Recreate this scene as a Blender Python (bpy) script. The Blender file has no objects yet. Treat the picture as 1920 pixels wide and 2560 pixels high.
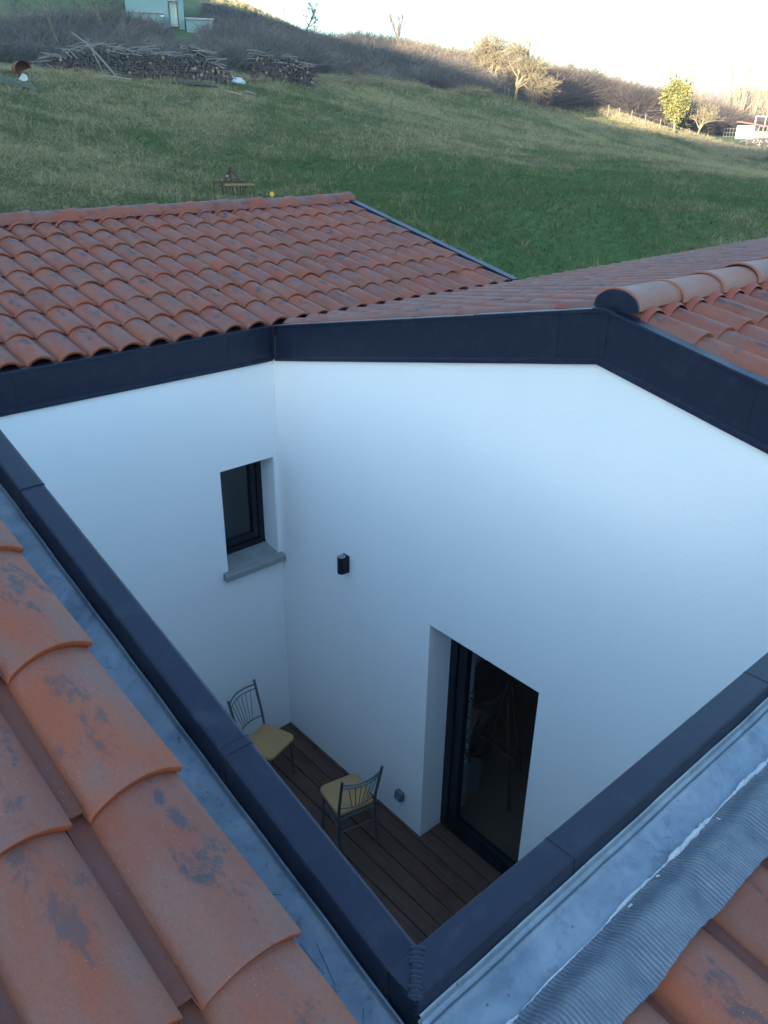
import bpy, math, random
import numpy as np
from mathutils import Vector, Matrix
random.seed(7); RNG=np.random.default_rng(7)
S=bpy.context.scene; COL=S.collection
PI=math.pi
# ------------------------------------------------------------------ camera
CAM=np.array([-3.56417943,-5.38091379,5.57219637]); F=1996.81553
PITCH,YAW,ROLL=0.459054695,0.842163401,-0.0151097519
fw=np.array([math.cos(YAW)*math.cos(PITCH),math.sin(YAW)*math.cos(PITCH),-math.sin(PITCH)])
rt=np.array([math.sin(YAW),-math.cos(YAW),0.0]); dn=np.cross(fw,rt)
r2=math.cos(ROLL)*rt+math.sin(ROLL)*dn; d2=-math.sin(ROLL)*rt+math.cos(ROLL)*dn
cd=bpy.data.cameras.new("camera"); cam=bpy.data.objects.new("camera",cd); COL.objects.link(cam); S.camera=cam
cd.sensor_fit='VERTICAL'; cd.sensor_height=24; cd.lens=24*F/2560; cd.clip_start=.05; cd.clip_end=6000
cam.matrix_world=Matrix([[r2[0],-d2[0],-fw[0],CAM[0]],[r2[1],-d2[1],-fw[1],CAM[1]],[r2[2],-d2[2],-fw[2],CAM[2]],[0,0,0,1]])
# ------------------------------------------------------------------ light
SUN_EL=math.radians(7.5); SUN_AZ=math.radians(20)   # the light travels towards SUN_AZ
w=bpy.data.worlds.new("World"); S.world=w; w.use_nodes=True; nt=w.node_tree; nt.nodes.clear()
sky=nt.nodes.new('ShaderNodeTexSky'); sky.sky_type='NISHITA'; sky.sun_disc=False; sky.sun_elevation=SUN_EL
sky.sun_rotation=math.radians(250); sky.altitude=300; sky.air_density=1.0; sky.dust_density=1.2; sky.ozone_density=1.6
bg=nt.nodes.new('ShaderNodeBackground'); bg.inputs[1].default_value=.13
wo=nt.nodes.new('ShaderNodeOutputWorld'); tn=nt.nodes.new('ShaderNodeMix'); tn.data_type='RGBA'; tn.blend_type='MULTIPLY'; tn.inputs[0].default_value=1; tn.inputs[7].default_value=(.80,1.0,1.12,1); nt.links.new(sky.outputs[0],tn.inputs[6]); nt.links.new(tn.outputs[2],bg.inputs[0]); nt.links.new(bg.outputs[0],wo.inputs[0])
sd=bpy.data.lights.new("sun",'SUN'); sd.energy=4.4; sd.angle=math.radians(.5); sd.color=(1,.86,.66)
sun=bpy.data.objects.new("sun",sd); COL.objects.link(sun)
sun.rotation_euler=Vector((math.cos(SUN_EL)*math.cos(SUN_AZ),math.cos(SUN_EL)*math.sin(SUN_AZ),-math.sin(SUN_EL))).to_track_quat('-Z','Y').to_euler()
S.view_settings.view_transform='Standard'; S.view_settings.look='None'; S.view_settings.exposure=2.68; S.view_settings.gamma=1
S.render.engine='CYCLES'
# ------------------------------------------------------------------ helpers
def ray(px,py):
    return r2*((px-960)/F)+d2*((py-1280)/F)+fw
def at(px,py,rng):
    d=ray(px,py); return CAM+d*(rng/math.hypot(d[0],d[1]))
def sstep(a,b,x):
    t=np.clip((x-a)/(b-a),0,1); return t*t*(3-2*t)
def tag(o,label=None,cat=None,group=None,kind=None):
    if label: o['label']=label
    if cat: o['category']=cat
    if group: o['group']=group
    if kind: o['kind']=kind
    return o
def empty(name,loc=(0,0,0),rz=0):
    o=bpy.data.objects.new(name,None); o.empty_display_size=.1; COL.objects.link(o); o.location=loc; o.rotation_euler=(0,0,rz); return o
def copy_tree(o,parent=None):
    c=o.copy(); COL.objects.link(c); c.parent=parent
    for ch in o.children: copy_tree(ch,c)
    return c
def link_mesh(name,me,mats,parent=None,smooth=False):
    for m in (mats if isinstance(mats,(list,tuple)) else [mats]): me.materials.append(m)
    if smooth: me.shade_smooth()
    o=bpy.data.objects.new(name,me); COL.objects.link(o)
    if parent: o.parent=parent
    return o
def np_mesh(name,V,Fq,mats,parent=None,smooth=False,mi=None,uv=None,attr=None):
    """V (n,3), Fq (m,k) constant-size faces"""
    V=np.asarray(V,dtype=np.float32); Fq=np.asarray(Fq,dtype=np.int32)
    me=bpy.data.meshes.new(name); m,k=Fq.shape
    me.vertices.add(len(V)); me.vertices.foreach_set('co',V.ravel())
    me.loops.add(m*k); me.loops.foreach_set('vertex_index',Fq.ravel())
    me.polygons.add(m); me.polygons.foreach_set('loop_start',np.arange(0,m*k,k,dtype=np.int32))
    if mi is not None: me.polygons.foreach_set('material_index',np.asarray(mi,dtype=np.int32))
    if uv is not None:
        u=me.uv_layers.new(name='uv'); u.data.foreach_set('uv',np.asarray(uv,dtype=np.float32)[Fq.ravel()].ravel())
    if attr is not None:
        for n,a in attr.items():
            at_=me.attributes.new(n,'FLOAT','POINT'); at_.data.foreach_set('value',np.asarray(a,dtype=np.float32))
    me.update(calc_edges=True)
    o=link_mesh(name,me,mats,parent)
    me.polygons.foreach_set('use_smooth',np.full(m,bool(smooth)))
    return o
class MB:
    def __init__(s): s.v=[]; s.f=[]; s.m=[]; s.k=0; s.sm=[]
    def add(s,vs,fs,sm=False):
        b=len(s.v); s.v+= [tuple(map(float,p)) for p in vs]; s.f+=[tuple(i+b for i in f) for f in fs]; s.m+=[s.k]*len(fs); s.sm+=[sm]*len(fs); return s
    def box(s,a,b):
        x0,y0,z0=[min(a[i],b[i]) for i in range(3)]; x1,y1,z1=[max(a[i],b[i]) for i in range(3)]
        return s.hexa([(x0,y0,z0),(x1,y0,z0),(x1,y1,z0),(x0,y1,z0),(x0,y0,z1),(x1,y0,z1),(x1,y1,z1),(x0,y1,z1)])
    def hexa(s,p):
        return s.add(p,[(0,3,2,1),(4,5,6,7),(0,1,5,4),(1,2,6,5),(2,3,7,6),(3,0,4,7)])
    def prism(s,poly,vec):
        n=len(poly); p=[tuple(q) for q in poly]; t=[(q[0]+vec[0],q[1]+vec[1],q[2]+vec[2]) for q in poly]
        return s.add(p+t,[tuple(range(n))[::-1],tuple(range(n,2*n))]+[(i,(i+1)%n,n+(i+1)%n,n+i) for i in range(n)])
    def sweep(s,prof,path_pts,side,up,close=False,caps=True):
        """profile list of (a,b): a along side vec, b along up vec, placed at each path point"""
        n=len(prof); side=np.array(side,float); up=np.array(up,float); vs=[]
        for p in path_pts:
            for a,b in prof: vs.append(np.array(p,float)+side*a+up*b)
        fs=[]
        for j in range(len(path_pts)-1):
            for i in range(n if close else n-1):
                i2=(i+1)%n; fs.append((j*n+i,j*n+i2,(j+1)*n+i2,(j+1)*n+i))
        if close and caps: fs+= [tuple(range(n))[::-1],tuple(range((len(path_pts)-1)*n,len(path_pts)*n))]
        return s.add(vs,fs)
    def tube(s,pts,r,n=8,caps=True,flat=1.0):
        pts=[Vector(p) for p in pts]; R=r if isinstance(r,(list,tuple)) else [r]*len(pts); vs=[]; fs=[]
        t=(pts[1]-pts[0]).normalized(); a=t.orthogonal().normalized()
        for j,p in enumerate(pts):
            t=(pts[min(j+1,len(pts)-1)]-pts[max(j-1,0)]).normalized()
            a=(a-t*a.dot(t)); a=a.normalized() if a.length>1e-6 else t.orthogonal().normalized(); b=t.cross(a)
            for i in range(n):
                th=2*PI*i/n; vs.append(p+a*(R[j]*math.cos(th))+b*(R[j]*flat*math.sin(th)))
        for j in range(len(pts)-1):
            for i in range(n): fs.append((j*n+i,j*n+(i+1)%n,(j+1)*n+(i+1)%n,(j+1)*n+i))
        s.add(vs,fs,True)
        if caps: s.add(vs[:n],[tuple(range(n))[::-1]]); s.add(vs[-n:],[tuple(range(n))])
        return s
    def cyl(s,p0,p1,r,n=12): return s.tube([p0,p1],r,n)
    def build(s,name,mats,parent=None,bevel=0,seg=2):
        me=bpy.data.meshes.new(name); me.from_pydata(s.v,[],s.f)
        me.polygons.foreach_set('material_index',s.m); me.polygons.foreach_set('use_smooth',s.sm)
        me.update(); o=link_mesh(name,me,mats,parent)
        if bevel:
            b=o.modifiers.new('bevel','BEVEL'); b.width=bevel; b.segments=seg; b.limit_method='ANGLE'; b.angle_limit=.6
        return o
# ------------------------------------------------------------------ materials
class N:
    def __init__(s,name):
        s.m=bpy.data.materials.new(name); s.m.use_nodes=True; s.t=s.m.node_tree; s.p=s.t.nodes['Principled BSDF']; s.o=s.t.nodes['Material Output']
    def n(s,ty,**k):
        x=s.t.nodes.new('ShaderNode'+ty)
        for a,b in k.items(): setattr(x,a,b)
        return x
    def l(s,a,b): s.t.links.new(a,b)
    def val(s,sock,v):
        if isinstance(v,bpy.types.NodeSocket): s.l(v,sock)
        else: sock.default_value=v
    def math(s,op,a,b=None,c=None,clamp=False):
        x=s.n('Math',operation=op,use_clamp=clamp); s.val(x.inputs[0],a)
        if b is not None: s.val(x.inputs[1],b)
        if c is not None: s.val(x.inputs[2],c)
        return x.outputs[0]
    def coord(s,k='Object'): return s.n('TexCoord').outputs[k]
    def mapping(s,v,scale=(1,1,1),rot=(0,0,0),loc=(0,0,0)):
        x=s.n('Mapping'); s.l(v,x.inputs[0]); s.val(x.inputs['Location'],loc); x.inputs['Rotation'].default_value=rot; x.inputs['Scale'].default_value=scale; return x.outputs[0]
    def noise(s,v,scale,detail=4,rough=.55,dist=0,out=0):
        x=s.n('TexNoise'); s.l(v,x.inputs['Vector']); x.inputs['Scale'].default_value=scale; x.inputs['Detail'].default_value=detail; x.inputs['Roughness'].default_value=rough; x.inputs['Distortion'].default_value=dist; return x.outputs[out]
    def ramp(s,v,stops):
        x=s.n('ValToRGB'); s.val(x.inputs[0],v); e=x.color_ramp.elements
        while len(e)<len(stops): e.new(.5)
        for q,(p,c) in zip(e,stops):
            q.position=p; q.color=(c,c,c,1) if isinstance(c,(int,float)) else (*c,1)
        return x.outputs[0]
    def mix(s,f,a,b,mode='MIX'):
        x=s.n('Mix',data_type='RGBA',blend_type=mode); s.val(x.inputs[0],f)
        for i,c in ((6,a),(7,b)):
            if isinstance(c,bpy.types.NodeSocket): s.l(c,x.inputs[i])
            else: x.inputs[i].default_value=(*c,1)
        return x.outputs[2]
    def bump(s,h,st=.3,d=.01):
        x=s.n('Bump'); s.l(h,x.inputs['Height']); x.inputs['Strength'].default_value=st; x.inputs['Distance'].default_value=d; s.l(x.outputs[0],s.p.inputs['Normal'])
    def set(s,**k):
        for a,b in k.items():
            a={'rough':'Roughness','metal':'Metallic','spec':'Specular IOR Level','col':'Base Color','coat':'Coat Weight'}.get(a,a)
            if a=='Base Color' and not isinstance(b,bpy.types.NodeSocket): b=(*b,1)
            s.val(s.p.inputs[a],b)
        return s
def simple(name,col,rough=.6,metal=0,var=.15,scale=8,bump=0,spec=.5):
    m=N(name); c=m.coord(); nz=m.noise(c,scale,5)
    a=tuple(x*(1-var) for x in col); b=tuple(min(1,x*(1+var)) for x in col)
    m.set(col=m.mix(nz,a,b),rough=rough,metal=metal,spec=spec)
    if bump: m.bump(m.noise(c,scale*4,4),bump,.01)
    return m.m
def mat_tile(pale=0):
    m=N('terracotta'); g=m.n('NewGeometry'); ri=g.outputs['Random Per Island']; uv=m.n('UVMap').outputs[0]
    off=m.n('CombineXYZ'); m.l(m.math('MULTIPLY',ri,37.),off.inputs[0]); m.l(m.math('MULTIPLY',ri,91.),off.inputs[1])
    va=m.n('VectorMath',operation='ADD'); m.l(uv,va.inputs[0]); m.l(off.outputs[0],va.inputs[1]); v=va.outputs[0]
    vs=m.mapping(v,(1,.8,1))
    big=m.noise(vs,2.2,3,.5,.3)
    base=m.mix(m.ramp(ri,[(0,0),(1,1)]),(.30,.080,.040),(.215,.066,.042))
    # greyish flamed bloom on the crown
    grey=m.ramp(big,[(.36,0),(.62,1)])
    base=m.mix(m.math('MULTIPLY',grey,.8),base,(.195,.112,.095))
    base=m.mix(m.math('MULTIPLY',m.ramp(m.noise(vs,1.3,2,.5),[(.5,0),(.7,1)]),.35),base,(.38,.11,.05))
    # dark smudges
    sp=m.n('SeparateXYZ'); m.l(uv,sp.inputs[0])
    dv=m.math('ABSOLUTE',m.math('SUBTRACT',sp.outputs[1],m.math('ADD',.40,m.math('MULTIPLY',m.math('FRACT',m.math('MULTIPLY',ri,17.3)),.25))))
    du=m.math('ABSOLUTE',m.math('SUBTRACT',sp.outputs[0],m.math('ADD',.50,m.math('MULTIPLY',m.math('FRACT',m.math('MULTIPLY',ri,7.7)),.30))))
    rad=m.math('ADD',m.math('MULTIPLY',dv,2.2),m.math('MULTIPLY',du,3.2))
    nn=m.noise(m.mapping(v,(2.6,2.9,1)),1.7,12,.72,.15)
    sm=m.math('SUBTRACT',nn,m.math('MULTIPLY',rad,.15)); 
    base=m.mix(m.math('MULTIPLY',m.ramp(sm,[(.415,0),(.49,1)]),m.math('ADD',.62,m.math('MULTIPLY',m.math('FRACT',m.math('MULTIPLY',ri,5.1)),.35))),base,(.055,.055,.066))
    # broken edge is brighter
    at_=m.n('Attribute',attribute_name='edge').outputs['Fac']
    base=m.mix(at_,base,(.42,.10,.035))
    cr=m.ramp(sp.outputs[0],[(.14,0),(.19,1),(.24,0)]); base=m.mix(m.math('MULTIPLY',cr,.5),base,(.40,.10,.03))
    pn=m.ramp(sp.outputs[0],[(.16,1),(.19,0)]); base=m.mix(m.math('MULTIPLY',pn,.55),base,(.17,.055,.04))
    sc=m.coord(); vo=m.n('TexVoronoi'); m.l(sc,vo.inputs['Vector']); vo.inputs['Scale'].default_value=110
    dots=m.math('MULTIPLY',m.ramp(vo.outputs['Distance'],[(.05,1),(.10,0)]),m.ramp(m.noise(sc,9,2),[(.56,0),(.6,1)]))
    base=m.mix(m.math('MULTIPLY',dots,.75),base,(.6,.5,.45))
    if pale: base=m.mix(pale,base,(.36,.20,.155))
    fine=m.noise(sc,160,4,.7); base=m.mix(m.math('MULTIPLY',m.ramp(fine,[(.35,0),(.7,1)]),.45),base,(.13,.06,.045))
    m.set(col=base,rough=m.ramp(big,[(0,.8),(1,.58)]),spec=.3)
    m.bump(m.math('ADD',m.math('MULTIPLY',fine,.55),m.noise(sc,14,3)),.6,.004); return m.m
def mat_wall():
    m=N('white_render'); c=m.coord(); n1=m.noise(c,1.2,3); n2=m.noise(m.mapping(c,(1,1,.25)),3,4)
    b=m.mix(m.math('MULTIPLY',m.ramp(n1,[(.3,0),(.7,1)]),.5),(.83,.83,.82),(.80,.80,.795)); b=m.mix(m.math('MULTIPLY',m.ramp(n2,[(.55,0),(.8,1)]),.25),b,(.75,.755,.75))
    m.set(col=b,rough=.9,spec=.2)
    h=m.math('ADD',m.noise(c,130,3,.6),m.math('MULTIPLY',m.noise(m.mapping(c,(1,1,2)),16,5,.65),2.2)); m.bump(h,.30,.003); return m.m
def mat_alu(name='anthracite_sheet',col=(.009,.013,.029),rough=.42):
    m=N(name); c=m.coord(); n1=m.noise(c,2.5,3,.5); n2=m.noise(c,60,4,.7)
    b=m.mix(m.math('MULTIPLY',m.ramp(n2,[(.5,0),(.75,1)]),.2),col,tuple(x*1.7 for x in col))
    n3=m.noise(m.mapping(c,(1,1,1)),11,8,.75,.6); b=m.mix(m.math('MULTIPLY',m.ramp(n3,[(.52,0),(.72,1)]),.16),b,(.10,.11,.13))
    m.set(col=b,rough=m.math('ADD',rough-.07,m.math('MULTIPLY',n3,.18)),metal=0,spec=.30)
    m.bump(m.noise(c,3.0,2),.12,.01); return m.m
def mat_zinc():
    m=N('zinc'); c=m.coord(); n1=m.noise(c,9,6,.6,.8); n2=m.noise(c,34,6,.7,.3); n3=m.noise(m.mapping(c,(1,1,1),loc=(3,1,4)),4,3)
    b=m.mix(m.ramp(n1,[(.3,0),(.7,1)]),(.12,.16,.205),(.27,.32,.365)); b=m.mix(m.ramp(n2,[(.56,0),(.72,1)]),b,(.12,.15,.19))
    b=m.mix(m.math('MULTIPLY',m.ramp(n3,[(.5,0),(.62,1)]),.35),b,(.30,.335,.36))
    vo=m.n('TexVoronoi'); m.l(c,vo.inputs['Vector']); vo.inputs['Scale'].default_value=26
    b=m.mix(m.math('MULTIPLY',m.ramp(vo.outputs['Distance'],[(.05,1),(.085,0)]),.7),b,(.05,.05,.08))
    m.set(col=b,rough=m.ramp(n2,[(.3,.38),(.7,.6)]),metal=.55); m.bump(m.math('ADD',n1,m.math('MULTIPLY',n2,.4)),.5,.004); return m.m
def mat_lead():
    m=N('lead_strip'); c=m.coord(); n1=m.noise(c,22,5,.6); n2=m.noise(c,70,5,.7)
    b=m.mix(m.ramp(n1,[(.3,0),(.7,1)]),(.12,.145,.185),(.20,.225,.26)); b=m.mix(m.math('MULTIPLY',m.ramp(n2,[(.6,0),(.68,1)]),.6),b,(.25,.25,.26))
    wv=m.n('TexWave',wave_type='BANDS',bands_direction='X'); m.l(c,wv.inputs['Vector']); wv.inputs['Scale'].default_value=38; wv.inputs['Distortion'].default_value=1.1; wv.inputs['Detail'].default_value=2; wv.inputs['Detail Scale'].default_value=2
    b=m.mix(m.math('MULTIPLY',wv.outputs['Fac'],.55),b,(.055,.065,.09))
    m.set(col=b,rough=.5,metal=.45); m.bump(m.math('ADD',wv.outputs['Fac'],m.math('MULTIPLY',n2,.25)),.75,.0025); return m.m
def mat_deck():
    m=N('dark_decking'); c=m.coord(); ri=m.n('NewGeometry').outputs['Random Per Island']
    off=m.n('CombineXYZ'); m.l(m.math('MULTIPLY',ri,13.),off.inputs[1]); va=m.n('VectorMath',operation='ADD'); m.l(c,va.inputs[0]); m.l(off.outputs[0],va.inputs[1])
    g=m.noise(m.mapping(va.outputs[0],(28,1.6,1)),2.0,6,.65,.6); k=m.noise(va.outputs[0],5,3)
    b=m.mix(m.ramp(g,[(.3,0),(.7,1)]),(.045,.019,.011),(.17,.078,.046)); b=m.mix(m.math('MULTIPLY',m.ramp(k,[(.4,0),(.7,1)]),.5),b,(.038,.024,.018)); b=m.mix(m.math('MULTIPLY',ri,.4),b,(.095,.065,.048))
    m.set(col=b,rough=.6); m.bump(g,.4,.004); return m.m
def mat_field():
    m=N('field_grass'); dry=m.n('Attribute',attribute_name='dry').outputs['Fac']; ri=m.n('NewGeometry').outputs['Random Per Island']
    c=m.coord(); nz=m.noise(c,1.7,5,.65); f=m.math('ADD',dry,m.math('MULTIPLY',m.math('SUBTRACT',nz,.5),.8)); f=m.math('ADD',f,m.math('MULTIPLY',m.math('SUBTRACT',ri,.5),.35),clamp=True)
    b=m.ramp(f,[(0,(.062,.120,.034)),(.3,(.098,.135,.046)),(.6,(.16,.162,.082)),(1,(.34,.30,.165))])
    m.set(col=b,rough=.9,spec=.15); m.bump(m.noise(c,7,6,.7),.8,.08); return m.m
def mat_twig(name,a,b,scale=.35):
    m=N(name); ri=m.n('NewGeometry').outputs['Random Per Island']; c=m.coord()
    f=m.math('ADD',m.math('MULTIPLY',m.ramp(m.noise(c,scale,4),[(.3,0),(.7,1)]),.6),m.math('MULTIPLY',ri,.4))
    m.set(col=m.mix(f,a,b),rough=.9,spec=.1); return m.m
def mat_glass():
    m=N('window_glass'); gl=m.n('BsdfGlossy'); gl.inputs['Roughness'].default_value=.02; gl.inputs['Color'].default_value=(.9,.95,1,1)
    tr=m.n('BsdfTransparent'); tr.inputs['Color'].default_value=(.84,.86,.88,1); lw=m.n('LayerWeight'); lw.inputs[0].default_value=.5; fr=m.math('ADD',.045,m.math('MULTIPLY',m.math('POWER',lw.outputs['Facing'],5.0),.95))
    mx=m.n('MixShader'); m.l(fr,mx.inputs[0]); m.l(tr.outputs[0],mx.inputs[1]); m.l(gl.outputs[0],mx.inputs[2]); m.l(mx.outputs[0],m.o.inputs[0]); return m.m
M=dict(tile=mat_tile(),tilepale=mat_tile(.55),wall=mat_wall(),alu=mat_alu(),zinc=mat_zinc(),lead=mat_lead(),deck=mat_deck(),field=mat_field(),glass=mat_glass(),
 frame=mat_alu('frame_black',(.008,.010,.016),.4),under=simple('roof_felt',(.02,.018,.018),.9),
 mortar=simple('grey_sealant',(.52,.53,.54),.7,0,.3,40,.6),sill=simple('cast_concrete',(.25,.27,.27),.85,0,.3,14,.4),
 chrome=simple('grey_tube',(.16,.18,.21),.35,.7,.1),seat=simple('mustard_vinyl',(.46,.265,.105),.5,0,.08,5),
 steel=simple('lamp_ring',(.55,.57,.6),.3,.9),lens=simple('lamp_lens',(.12,.13,.15),.1),
 rust=simple('rusty_steel',(.10,.04,.028),.85,.1,.5,6,.4),rust_o=simple('rust_orange',(.20,.06,.025),.9,0,.4,3),
 darkend=simple('grey_log_end',(.085,.075,.07),.95,0,.6,1.5,.3),
 woodend=simple('log_end',(.30,.22,.14),.9,0,.35,3),bark=simple('log_bark',(.065,.055,.05),.95,0,.45,3,.5),greywood=simple('grey_weathered_wood',(.24,.22,.20),.9,0,.35,5,.5),
 pale=simple('pale_bark',(.25,.205,.125),.9,0,.3,2,.4),barkd=simple('tree_bark',(.16,.13,.10),.95,0,.3,2,.4),
 ivy=mat_twig('ivy_leaves',(.07,.085,.02),(.36,.32,.11),1.2),
 bramble=mat_twig('bramble_stems',(.065,.061,.062),(.25,.222,.20)),bush=mat_twig('bush_stems',(.10,.08,.065),(.33,.235,.15),.2),
 hedge=mat_twig('hedge_stems_shade',(.05,.046,.048),(.16,.125,.11),.3),drygrass=mat_twig('dry_grass',(.26,.21,.12),(.42,.36,.22),2),  # hedge stems coloured extra dark to stand in for shade on the hedge
 paintgreen=simple('grey_green_render',(.19,.30,.29),.8,0,.12,.6),concrete=simple('concrete_grey',(.32,.33,.33),.85,0,.2,1),
 white=simple('white_paint',(.75,.75,.75),.6,0,.06),plastic=simple('white_plastic',(.6,.63,.66),.5,0,.1),yellow=simple('yellow_plastic',(.75,.42,.03),.4,0,.05),
 post=simple('post_wood',(.26,.23,.18),.9,0,.3,4),iron=simple('red_roof_sheet',(.40,.13,.07),.7,0,.3,2),grey=simple('grey_sheet',(.28,.29,.27),.6,.2,.3,1),
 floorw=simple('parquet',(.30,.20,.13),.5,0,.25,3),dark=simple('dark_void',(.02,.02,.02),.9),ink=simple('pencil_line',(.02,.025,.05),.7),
 olive=simple('olive_tarp',(.08,.09,.05),.8,0,.3,2),wood=simple('easel_wood',(.13,.085,.05),.7,0,.2,6),green=simple('houseplant_green',(.02,.05,.02),.7,0,.3,8),
 soil=simple('dark_soil',(.07,.06,.05),.95,0,.3,.6,.5))
# ================================================================== terrain
ctl=[]
for px,py,r in [(1300,690,22),(1600,640,27),(1900,600,31),(590,470,33),(100,500,27),(-300,520,26),(950,560,26),(1300,400,50),(1600,400,55),(1900,450,62),(1880,395,96),(1780,374,97),(1687,345,98),
  (1579,315,99),(1484,295,100),(1250,245,84),(1350,268,92),(1000,215,72),(850,203,64),(700,198,58),(750,198,59),(520,200,53),(347,205,52),(60,200,48),(-200,200,46),(0,330,36),(600,330,41),(900,330,47),(1200,330,60),(1500,345,78),
  (150,196,50.5),(150,180,53.5),(200,190,52.5),(347,192,55),(520,192,56),(60,120,60),(330,75,70),(150,20,72),(-200,0,70),(560,95,74),(700,66,92),(600,12,100),(540,4,98),(800,112,100),(640,26,103),(900,150,95),(1000,168,105),(1150,205,108),(1250,203,106),(1400,232,120),(1500,260,122),(1600,292,125),(1720,322,118),(1750,330,125),(1880,352,112),(2050,350,110),
  (1400,238,140),(1600,292,150),(1850,325,150)]:
    p=at(px,py,r); ctl.append(tuple(p))
ctl+=[(-3,-5,-.2),(-3,5,-.1),(8,0,-.2),(0,-12,-.4),(10,-8,-.3),(-12,-6,-.1),(-12,5,0),(4,10,.3),(-6,12,.6),(14,8,.3),(20,-20,-1),(60,-30,-2),(110,0,-1),(0,-50,-2),(-40,-40,2),(-40,0,3),(-35,35,7),(-20,60,14),(-10,100,24),(40,130,19),(100,100,8),(150,60,-2),(160,0,-5),(70,-90,-5),(0,-110,-4),(-50,60,16)]
# TPS
Cx=np.array(ctl); 
def _U(d2): return np.where(d2>1e-9,d2*np.log(d2+1e-12),0.)
_n=len(Cx); _d=((Cx[:,None,:2]-Cx[None,:,:2])**2).sum(-1)/1e4
_A=np.zeros((_n+3,_n+3)); _A[:_n,:_n]=_U(_d)+np.eye(_n)*2e-4; _A[:_n,_n]=1; _A[:_n,_n+1:]=Cx[:,:2]/100; _A[_n:, :_n]=_A[:_n,_n:].T
_W=np.linalg.solve(_A,np.concatenate([Cx[:,2],np.zeros(3)]))
def RIDGE(y): return np.interp(y,[-300,-60,-43,-33,-18,-4,12,40,80,300],[26,29.5,31.0,32.2,32.6,34.4,36.6,44,52,60])
def H(x,y):
    x=np.atleast_1d(np.asarray(x,float)); y=np.atleast_1d(np.asarray(y,float)); out=np.zeros_like(x)
    for i in range(0,len(x),20000):
        X=x[i:i+20000];Y=y[i:i+20000]
        d=((X[:,None]-Cx[None,:,0])**2+(Y[:,None]-Cx[None,:,1])**2)/1e4
        out[i:i+20000]=_U(d)@_W[:_n]+_W[_n]+_W[_n+1]*X/100+_W[_n+2]*Y/100
    dx=x+3.56; dy=y+5.38; r=np.hypot(dx,dy); az=np.degrees(np.arctan2(dy,dx))
    far=-8+32*sstep(330,900,r)*(1-.25*np.cos(np.radians((az-10)*5)))+4*np.sin(x*.013+1)*np.cos(y*.011)*sstep(300,600,r)
    out=out+(far-out)*sstep(135,230,r)
    wt=sstep(45,120,-x); out=out*(1-wt)+(RIDGE(y)+0.5*np.sin(y*.21)*np.sin(y*.057))*wt
    bx=sstep(0,6,np.maximum(np.maximum(-9-x,x-11),np.maximum(-8-y,y-6.2))); out=out*bx+(-.22)*(1-bx)
    out+= (0.10*np.sin(x*.9+y*.4)*np.sin(y*.7-x*.2)+.18*np.sin(x*.23+1)*np.sin(y*.27))*sstep(14,30,r)
    return out
def h1(x,y): return float(H(x,y)[0])
def ylev(px): return float(np.interp(px,[0,1250,1500,1900],[170,200,280,350]))
def gp(px,rng,dz=0,y=None):
    p=at(px,ylev(px) if y is None else y,rng); return Vector((p[0],p[1],h1(p[0],p[1])+dz))
def vnoise(x,y,s,seed=0):
    r=np.random.default_rng(seed); t=r.random((64,64)); X=x/s;Y=y/s; i=np.floor(X).astype(int);j=np.floor(Y).astype(int);u=X-i;v=Y-j;u=u*u*(3-2*u);v=v*v*(3-2*v)
    g=lambda a,b:t[a%64,b%64]
    return g(i,j)*(1-u)*(1-v)+g(i+1,j)*u*(1-v)+g(i,j+1)*(1-u)*v+g(i+1,j+1)*u*v
def project(x,y,z):
    d=np.stack([x-CAM[0],y-CAM[1],z-CAM[2]],-1); c=d@fw; return 960+F*(d@r2)/c,1280+F*(d@d2)/c
def DRY(x,y):
    """share of dead straw in the sward, laid out over the meadow"""
    n=.55*vnoise(x,y,9,1)+.3*vnoise(x,y,3.3,2)+.15*vnoise(x,y,1.3,3)
    a=.47+1.1*(n-.5)
    def blob(cx,cy,r,k): return k*np.exp(-((x-cx)**2+(y-cy)**2)/r**2)
    g=[gp(*a,0,380) for a in ((800,36),(1150,30),(250,30),(1250,62),(1000,52),(1750,42),(1400,36),(1600,75),(80,30),(850,58),(600,50))]
    a=a+blob(g[0].x,g[0].y,5,-.35)+blob(g[1].x,g[1].y,9,-.15)+blob(g[2].x,g[2].y,8,.3)+blob(g[3].x,g[3].y,16,.28)+blob(g[4].x,g[4].y,9,.1)+blob(g[5].x,g[5].y,12,-.18)+blob(g[6].x,g[6].y,8,-.12)+blob(g[7].x,g[7].y,18,.2)+blob(g[9].x,g[9].y,6,-.02)
    return np.clip(a,0,1)
def build_terrain():
    az=np.radians(np.concatenate([np.arange(8,88,.35),np.arange(88,368,4.)])); k=np.arange(0,210); rr=np.concatenate([[3,7],12*1.028**k]); rr=rr[rr<2800]
    A,Rr=np.meshgrid(az,rr); X=CAM[0]+Rr*np.cos(A); Y=CAM[1]+Rr*np.sin(A); Z=H(X.ravel(),Y.ravel()); V=np.stack([X.ravel(),Y.ravel(),Z],-1)
    na=len(az); nr=len(rr); i,j=np.meshgrid(np.arange(nr-1),np.arange(na),indexing='ij'); j2=(j+1)%na
    Q=np.stack([i*na+j,(i+1)*na+j,(i+1)*na+j2,i*na+j2],-1).reshape(-1,4)
    c=len(V); V=np.vstack([V,[CAM[0],CAM[1],-.22]]); 
    dry=DRY(V[:,0],V[:,1])
    dx=V[:,0]-CAM[0];dy=V[:,1]-CAM[1]; r=np.hypot(dx,dy)
    o=np_mesh('field',V,Q,[M['field']],smooth=True,attr={'dry':dry}); tag(o,kind='structure'); return o
build_terrain()
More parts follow.
